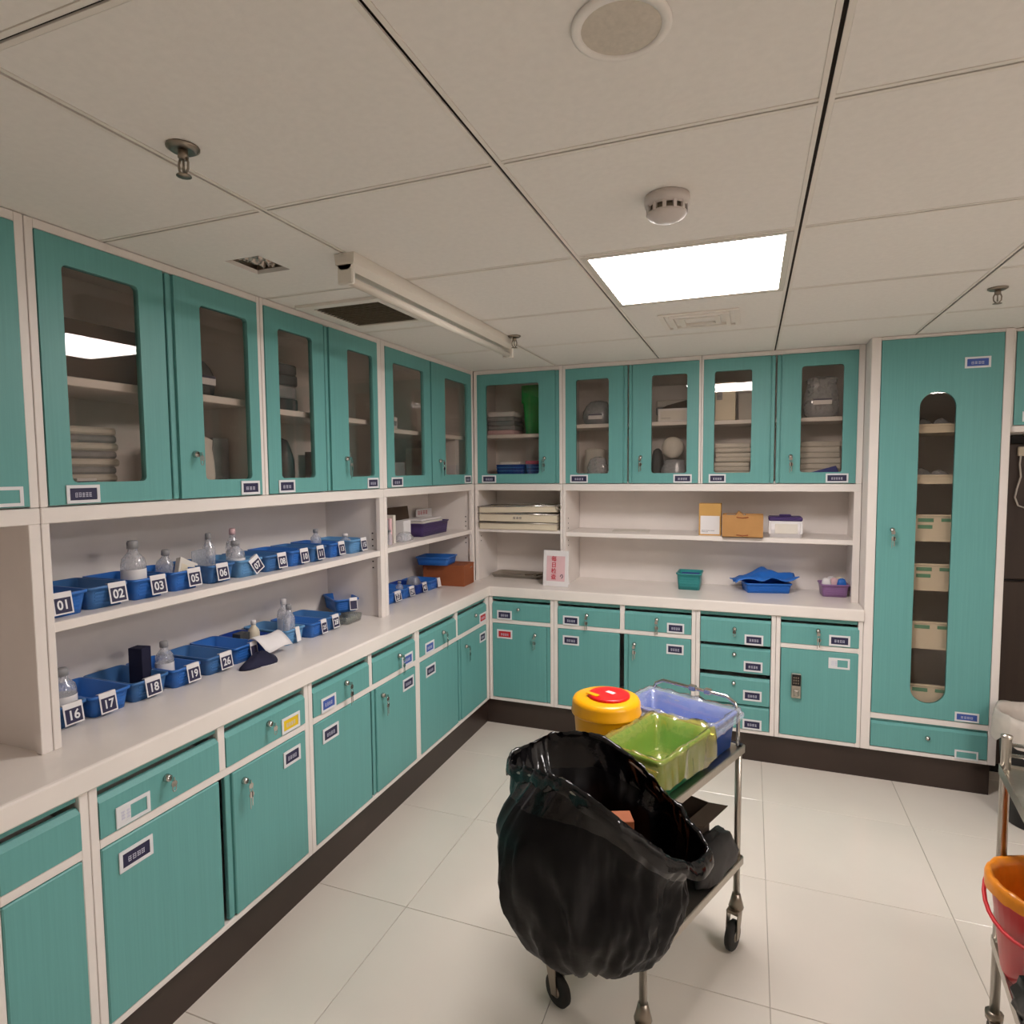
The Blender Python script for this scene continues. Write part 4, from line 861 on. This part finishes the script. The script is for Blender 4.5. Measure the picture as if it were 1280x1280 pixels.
for k, (sx, sy) in enumerate(((-1, -1), (1, -1), (-1, 1), (1, 1))):
    x, y = sx*(HX-.004), sy*HY; dirs = ((.75, -.1), (.3, -.6), (0, -1), (.05, -1))[k]; L_ = math.hypot(*dirs); ux, uy = dirs[0]/L_, dirs[1]/L_
    tr = .040 if k == 0 else .028; wx, wy = x+ux*tr, y+uy*tr; ax_ = math.atan2(uy, ux); R_ = .046
    q = MB(); q.lathe([(0, .118), (.020, .118), (.024, .128), (.018, .150), (.013, .172), (0, .172)], 14, 0, (x, y, 0))
    q.M = Matrix.Translation((wx, wy, 0)) @ Matrix.Rotation(ax_, 4, 'Z')
    for s in (-1, 1): q.loft([[(-.034, s*.016, .126), (.004, s*.016, .126), (.012, s*.016, R_-.006), (-.010, s*.016, R_-.010)], [(-.034, s*.019, .126), (.004, s*.019, .126), (.012, s*.019, R_-.006), (-.010, s*.019, R_-.010)]], 0, False, True, True)
    q.box(-.036, .006, -.019, .019, .118, .128); q.M = None
    cs = q.build('caster', ['dark_steel'], cart)
    q = MB(); q.M = Matrix.Translation((wx, wy, R_)) @ Matrix.Rotation(ax_, 4, 'Z'); q.lathe([(.018, -.012), (R_-.006, -.012), (R_, -.007), (R_, .007), (R_-.006, .012), (.018, .012)], 26, 0, axis='y'); q.lathe([(.008, -.018), (.017, -.0125), (.017, .0125), (.008, .018)], 14, 1, axis='y'); q.M = None
    q.build('wheel', ['rubber', 'dark_steel'], cs)
# handle rail at the far end
q = MB(); yh = HY-.005; xa, xb = -.150, .158
q.tube([(xa, yh, ZTOP), (xa, yh, ZTOP+.105), (xa+.012, yh, ZTOP+.135), (xa+.04, yh, ZTOP+.150), (xb-.04, yh, ZTOP+.150), (xb-.012, yh, ZTOP+.135), (xb, yh, ZTOP+.105), (xb, yh, ZTOP)], .0065, 8)
q.build('handle', ['chrome'], cart)
for x in (.0, .055):
    q = MB(); q.cbox(x-.012, x+.012, yh-.010, yh+.010, ZTOP+.141, ZTOP+.160, .003); q.build('handle_clamp', ['chrome'], cart)
def cloc(x, y, z): 
    c, s = math.cos(ang), math.sin(ang); return Vector((CX+c*x-s*y, CY+s*x+c*y, z))
# black bag: rim traced as a loop of points in the room, body lofted down from it
def at(u, v, d):
    r = fwd + RGT*((u-640)/FPX) - UPV*((v-640)/FPX); return CAM + d*r
rimc = [(640, 954, 1.54), (648, 938, 1.60), (672, 925, 1.655), (700, 917, 1.675), (732, 916, 1.665), (760, 926, 1.64), (800, 957, 1.585), (838, 998, 1.505), (868, 1036, 1.445), (882, 1062, 1.415), (862, 1078, 1.36), (828, 1066, 1.32), (790, 1036, 1.31), (752, 1006, 1.32), (712, 978, 1.37), (672, 962, 1.45)]
RP = [at(*p) for p in rimc]; N = 192
def cat(P, t):
    n = len(P); i = int(math.floor(t)) % n; f = t-math.floor(t); a, b, c, d = P[(i-1) % n], P[i], P[(i+1) % n], P[(i+2) % n]
    return .5*((2*b)+(c-a)*f+(2*a-5*b+4*c-d)*f*f+(3*b-a-3*c+d)*f**3)
RIM = [cat(RP, len(RP)*k/N) for k in range(N)]
iv = Matrix.Rotation(-ang, 4, 'Z') @ Matrix.Translation((-CX, -CY, 0)); hc = sum(RIM, Vector())/N
q = MB(); q.tube([iv @ (p.lerp(Vector((hc.x, hc.y, p.z)), -.035)-Vector((0, 0, .016))) for p in RIM[::3]], .003, 6, 0, True)
q.build('bag_hoop', ['steel'], cart)
hr = Vector((rgt.x, rgt.y, 0)).normalized(); hf = Vector((fwd.x, fwd.y, 0)).normalized()
BC = at(738, 1080, 1.485); BC.z = 0
def dirang(p):
    q_ = p-BC; return math.atan2(q_.dot(hf)*1.45, q_.dot(hr))
rings = []
A0 = [dirang(p) for p in RIM]
ZBOT = .358
def bagpt(k, s, inner=0.):
    p = RIM[k]; a = A0[k]
    R0 = .214; prof = [(0, 1.0), (.15, 1.02), (.35, 1.03), (.55, .99), (.72, .90), (.86, .72), (.95, .45), (1.0, .12)]
    for (s0, f0), (s1, f1) in zip(prof, prof[1:]):
        if s0 <= s <= s1: f = f0+(f1-f0)*(s-s0)/(s1-s0); break
    b = .135
    sx = math.copysign(abs(math.cos(a))**.85, math.cos(a)); sy = math.copysign(abs(math.sin(a))**.85, math.sin(a))
    e = BC + hr*(R0*f*sx) + hf*(b*f*sy)
    w_ = min(1, s/.30); w_ = w_*w_*(3-2*w_)
    xy = Vector((p.x, p.y, 0))*(1-w_)+Vector((e.x, e.y, 0))*w_
    z = p.z*(1-s)+ZBOT*s
    c0 = (xy-Vector((BC.x, BC.y, 0))); r = c0.length; d_ = c0/r if r > 1e-4 else Vector((1, 0, 0))
    nn = Vector((math.cos(a)*1.4, math.sin(a)*1.4, s*1.3))
    crease = .014*(abs(noise.noise(Vector((math.cos(a)*5.5, math.sin(a)*5.5, s*1.1+2))))-.22)+.007*(abs(noise.noise(Vector((math.cos(a)*11, math.sin(a)*11, s*3.5))))-.2)
    fold = crease+.016*noise.noise(nn*2.6+Vector((0, 0, 4)))+.007*math.sin(a*13+6*noise.noise(nn*1.6))*(1-abs(2*s-.7))*.9+.006*noise.noise(nn*9)
    amp = .55+.6*min(1, s*2)
    return Vector((xy.x, xy.y, z+.004*noise.noise(nn*7+Vector((9, 0, 0)))))+d_*(fold*amp)
def clear(p):
    l = iv @ p
    if -.22 < l.x < .205 and l.z < .725:
        y = min(l.y, -.320); return cloc(l.x, y, l.z)
    return p
q = MB(); rows = []
# outside cuff, folded over the hoop
for off, dz in ((.017, -.036), (.020, -.024), (.016, -.010), (.006, .002)):
    row = []
    for k in range(N):
        p = RIM[k]; d_ = Vector((p.x-BC.x, p.y-BC.y, 0)).normalized(); a = A0[k]
        wob = .012*noise.noise(Vector((math.cos(a)*6, math.sin(a)*6, dz*20)))+.010*(abs(noise.noise(Vector((math.cos(a)*16, math.sin(a)*16, dz*30))))-.2)
        row.append(clear(p+d_*(off*.75+wob*.6)+Vector((0, 0, dz*(1+.7*noise.noise(Vector((math.cos(a)*3, math.sin(a)*3, 5)))) + wob*.5))))
    rows.append(row)
for s in [.0, .02]+[.04*k for k in range(1, 24)]+[.955, .98, 1.0]: rows.append([clear(bagpt(k, s)) for k in range(N)])
q.loft(rows, 0, True, False, True); nf = N*9
for i in range(nf): q.m[i] = 1
tag(q.build('waste_bag', ['bag_black', 'bag_gloss']), 'big glossy black refuse bag hanging open at the end of the cart', 'bag')
# what lies in it
c0 = at(752, 1010, 1.525); carton('torn_carton', 'torn brown cardboard standing inside the black refuse bag', 'box', (c0.x, c0.y, ZBOT+.03), .15, .05, .315, 'brown_box', .40)

# yellow sharps container
t = thing('sharps_container', 'round yellow plastic container with a red lid on the cart', 'container', cloc(-.142, -.018, ZTOP+.0005), ang)
q = MB(); q.lathe([(0, 0), (.088, 0), (.092, .004), (.101, .122), (.101, .124)], 36, cap1=False); q.build('body', ['yellow_bin'], t)
q = MB(); q.lathe([(.101, .118), (.109, .119), (.110, .124), (.107, .128), (.107, .152), (.102, .163), (.090, .168), (.0, .168)], 36, cap0=False); q.build('cover', ['yellow_bin'], t)
q = MB(); q.lathe([(.066, .1682), (.066, .174), (.060, .177), (.045, .1755), (.0, .1755)], 30, 0, (.006, .006, 0)); q.M = Matrix.Rotation(-.1, 4, 'Z'); q.box(-.012, .018, .010, .026, .1757, .1763, 1); q.cbox(-.045, .0, -.048, -.030, .1757, .180, .002, 2); q.M = None
q.build('lid', ['red_lid', 'card_white', 'yellow_bin'], t)

def tub(name, label, x0, x1, y0, y1, h, m, tp=.010):
    t = thing(name, label, 'bin', cloc((x0+x1)/2, (y0+y1)/2, ZTOP+.0005), ang); w_, d_ = (x1-x0)/2, (y1-y0)/2; q = MB()
    q.loft([[(px, py, z) for px, py in rrect(-w_+e, w_-e, -d_+e, d_-e, .014, 4)] for e, z in ((tp, 0), (.002, h-.012), (-.004, h-.010), (-.004, h), (.004, h), (tp+.003, .004))], 0, True, True, True)
    q.build('body', [m], t); return t
HB = .112
tub('waste_bin', 'deep blue rectangular bin at the far end of the cart, lined with clear film', -.152, .156, .098, .272, HB, 'cart_blue')
tub('waste_bin', 'green rectangular bin on the cart, lined with yellow film', -.028, .158, -.205, .082, HB, 'green_bin')
def liner(label, x0, x1, y0, y1, h, m, over, seed, deep=.55, slump=0.):
    """thin film lining a tub: inside wall, up over the rim, and down outside"""
    cx, cy = (x0+x1)/2, (y0+y1)/2; w_, d_ = (x1-x0)/2, (y1-y0)/2; q = MB(); rows = []
    for e, z in ((.040, h*.10), (.030, h*.30), (.022, h*.62), (.014, h*.92), (.000, h+.007), (-.007, h+.008), (-.009, h-.004), (-.010, h-.02), (-.011, h-over*.5), (-.012, h-over)):
        row = []
        for k, (px, py) in enumerate(rrect(-w_+e, w_-e, -d_+e, d_-e, .016 if e < .015 else .012, 5)):
            for sub in (0,):
                nv = Vector((px*22, py*22, z*16+seed)); f = noise.noise(nv)
                out = Vector((px, py, 0)).normalized(); a = .0035 if e > 0 else .0045
                zz = z+(.010*f if e > 0 else .006*f)
                if z < h-over*.3 and e < 0: zz = z+over*.45*noise.noise(Vector((px*9, py*9, seed)))
                row.append((px+out.x*a*(f+ (.35 if e < 0 else -.6)), py+out.y*a*(f+(.35 if e < 0 else -.6)), max(.006, zz)))
        rows.append(row)
    # refine each ring by inserting midpoints with extra wrinkle
    R2 = []
    for r in rows:
        n = len(r); o = []
        for i in range(n):
            a, b = Vector(r[i]), Vector(r[(i+1) % n]); seg = max(1, int((b-a).length/.012))
            o.append((a, b, seg))
        R2.append(o)
    segs = [max(R2[j][i][2] for j in range(len(R2))) for i in range(len(rows[0]))]
    fin = []
    for j, o in enumerate(R2):
        row = []
        for i, (a, b, _) in enumerate(o):
            for s in range(segs[i]):
                p = a.lerp(b, s/segs[i]); f = noise.noise(Vector((p.x*45, p.y*45, p.z*10+seed))); out = Vector((p.x, p.y, 0)).normalized()
                inn = j < 4
                g_ = abs(noise.noise(Vector((p.x*26+3, p.y*26, p.z*5+seed)))); amp_ = (0, .008, .010, .008, .010, .012, .014, .016, .018, .020)[j]
                hem = (0, 0, 0, .2, .5, .5, .2, .1, .5, 1.)[j]
                p = p+out*((-(abs(f)*.006+g_*amp_)) if inn else (abs(f)*.006+g_*amp_*.9))+Vector((0, 0, .0035*f+hem*.030*(g_-.15)))
                row.append(p)
        fin.append(row)
    q.loft(fin, 0, True, True, False)
    o = q.build('bin_liner', [m], None, cloc(cx, cy, ZTOP+.0005), (0, 0, ang)); tag(o, label, 'bin liner'); return o
liner('crinkled yellow plastic film lining the green bin', -.028, .158, -.205, .082, HB, 'yellow_film', .085, 3.)
liner('clear bluish plastic film lining the blue bin', -.152, .156, .098, .272, HB, 'white_film', .03, 9.)
pouch('waste_pack', 'crumpled yellow wrapper lying in the green bin', 'waste', cloc(.07, -.13, ZTOP+.02), .10, .12, .05, 'yellow_film', seed=77, amp=.4)

# lower shelf: carton with open flap, black sheet
t = thing('carton', 'dark brown open carton on the lower shelf of the cart', 'box', cloc(.005, .15, ZLOW+.0025), ang); q = MB()
for b in ((-.08, .08, -.09, -.087), (-.08, .08, .087, .09), (-.08, -.077, -.087, .087), (.077, .08, -.087, .087)): q.box(*b, 0, .165)
q.box(-.08, .08, -.09, .09, 0, .003); q.build('body', ['dark_card'], t)
q = MB(); q.loft([[(.08, -.085, .165), (.08, .085, .165), (.145, .080, .180), (.145, -.080, .180)], [(.08, -.085, .168), (.08, .085, .168), (.145, .080, .183), (.145, -.080, .183)]], 0, False, True, True); q.build('flap', ['dark_card'], t)
pouch('plastic_bag', 'dull black plastic bag slumped on the lower shelf of the cart', 'bag', cloc(.138, .145, ZLOW+.0025), .100, .27, .115, 'bag_matt', seed=101, amp=.3, n=36, rotz=ang, top=.6)
bin_box('small teal tub on the lower shelf behind the black bag', *cloc(.05, -.20, ZLOW+.001), .16, .10, .05, None, ang, 'bin_pale', group=None)

# ================================================================ STEEL TROLLEY AT THE RIGHT
ta = -.12; TX, TY = 2.100, -1.520
tro = thing('trolley', 'stainless trolley with guard rail standing before the alcove', 'trolley', (TX, TY, 0), ta)
WT, LT = .46, .72
for x in (0, WT):
    for y in (0, -LT):
        q = MB(); q.lathe([(0, .085), (.0115, .085), (.0115, .850), (.013, .851), (.013, .857), (0, .861)], 12, 0, (x, y, 0)); q.build('post', ['steel'], tro)
        q = MB(); q.lathe([(.02, .082), (.021, .10), (.0, .104)], 12, 0, (x, y, 0)); q.box(x-.012, x+.012, y-.030, y+.004, .04, .085); q.lathe([(.012, -.012), (.038, -.012), (.040, 0), (.038, .012), (.012, .012)], 20, 1, (x-.0, y-.016, .041), axis='x'); q.build('caster', ['dark_steel', 'rubber'], tro)
for nm, z in (('upper_tray', .770), ('lower_tray', .300)):
    q = MB(); q.box(-.010, WT+.010, -LT-.012, .012, z-.002, z); 
    for b in ((-.012, -.009), (WT+.009, WT+.012)): q.box(b[0], b[1], -LT-.012, .012, z-.022, z+.006)
    for b in ((.009, .012), (-LT-.012, -LT-.009)): q.box(-.012, WT+.012, b[0], b[1], z-.022, z+.006)
    q.build(nm, ['steel'], tro)
for z in (.806, .834):
    q = MB(); q.tube([(0, 0, z), (WT, 0, z)], .005, 8); q.build('guard_rail', ['chrome'], tro); q = MB(); q.tube([(WT, 0, z), (WT, -LT, z)], .005, 8); q.build('guard_rail', ['chrome'], tro)
bpos = at(1314, 1112, 1.50); zb_ = .3005; H = bpos.z-zb_
t = thing('bucket', 'red plastic bucket with its handle folded down on the lower tray of the trolley', 'bucket', (bpos.x, bpos.y, zb_))
q = MB(); q.lathe([(0, 0), (.088, 0), (.090, .006), (.117, H-.008), (.121, H-.006), (.121, H), (.115, H), (.088, .008), (0, .008)], 36, cap1=False, cap0=False); q.build('body', ['red_bucket'], t)
q = MB(); hd = Vector((math.cos(-2.3), math.sin(-2.3), 0)); hs = Vector((-hd.y, hd.x, 0))
q.tube([hs*(.124*math.cos(a))+hd*(.125*math.sin(a)*.75+.02)+Vector((0, 0, H-.022-.085*math.sin(a))) for a in [PI*k/16 for k in range(17)]], .005, 8); q.build('handle', ['red_bucket'], t)
q = MB(); rows = []
for e, z in ((.078, .012), (.096, H*.6), (.107, H*.94), (.115, H+.005), (.124, H+.005), (.1275, H-.008), (.1285, H-.028)):
    rows.append([((e+.003*noise.noise(Vector((math.cos(a)*5, math.sin(a)*5, z*20))))*math.cos(a), (e+.003*noise.noise(Vector((math.cos(a)*5, math.sin(a)*5, z*20+3))))*math.sin(a), z+.005*noise.noise(Vector((math.cos(a)*6, math.sin(a)*6, e*30)))) for a in [2*PI*k/72 for k in range(72)]])
q.loft(rows, 0, True, True, False); tag(q.build('bin_liner', ['orange_liner'], None, (bpos.x, bpos.y, zb_+.003)), 'orange-yellow plastic liner folded over the red bucket rim', 'bin liner')
c, s = math.cos(ta), math.sin(ta)
def tl_(x, y, z): return (TX+c*x-s*y, TY+s*x+c*y, z)
p = at(1335, 1275, 1.36)
pouch('plastic_bag', 'black crumpled plastic bag on the lower tray of the trolley', 'bag', (p.x, p.y, .3005), .20, .20, .09, 'bag_black', seed=95, amp=.35, n=30)
# lined bin between tall cabinet and trolley
t = thing('waste_bin', 'round black bin with a pale grey liner standing before the tall cabinet', 'bin', (2.66, -.18, 0)); q = MB()
q.lathe([(0, 0), (.115, 0), (.120, .006), (.150, .46), (.156, .462), (.156, .472), (.148, .472), (.116, .012), (0, .012)], 32, cap0=False, cap1=False); q.build('body', ['black'], t)
q = MB(); rows = []
for e, z in ((.100, .03), (.122, .30), (.138, .44), (.150, .482), (.160, .482), (.166, .45), (.168, .41), (.168, .37)):
    rows.append([((e+.012*abs(noise.noise(Vector((math.cos(a)*5, math.sin(a)*5, z*3))))*(1 if e > .155 else -1))*math.cos(a), (e+.012*abs(noise.noise(Vector((math.cos(a)*5, math.sin(a)*5, z*3))))*(1 if e > .155 else -1))*math.sin(a), z+(.035 if z < .42 else .012)*noise.noise(Vector((math.cos(a)*3, math.sin(a)*3, e*9)))*(1 if e > .155 else 0)) for a in [2*PI*k/80 for k in range(80)]])
q.loft(rows, 0, True, True, False); tag(q.build('bin_liner', ['bag_grey'], None, (2.66, -.18, .0)), 'pale grey plastic liner folded over the round black bin', 'bin liner')
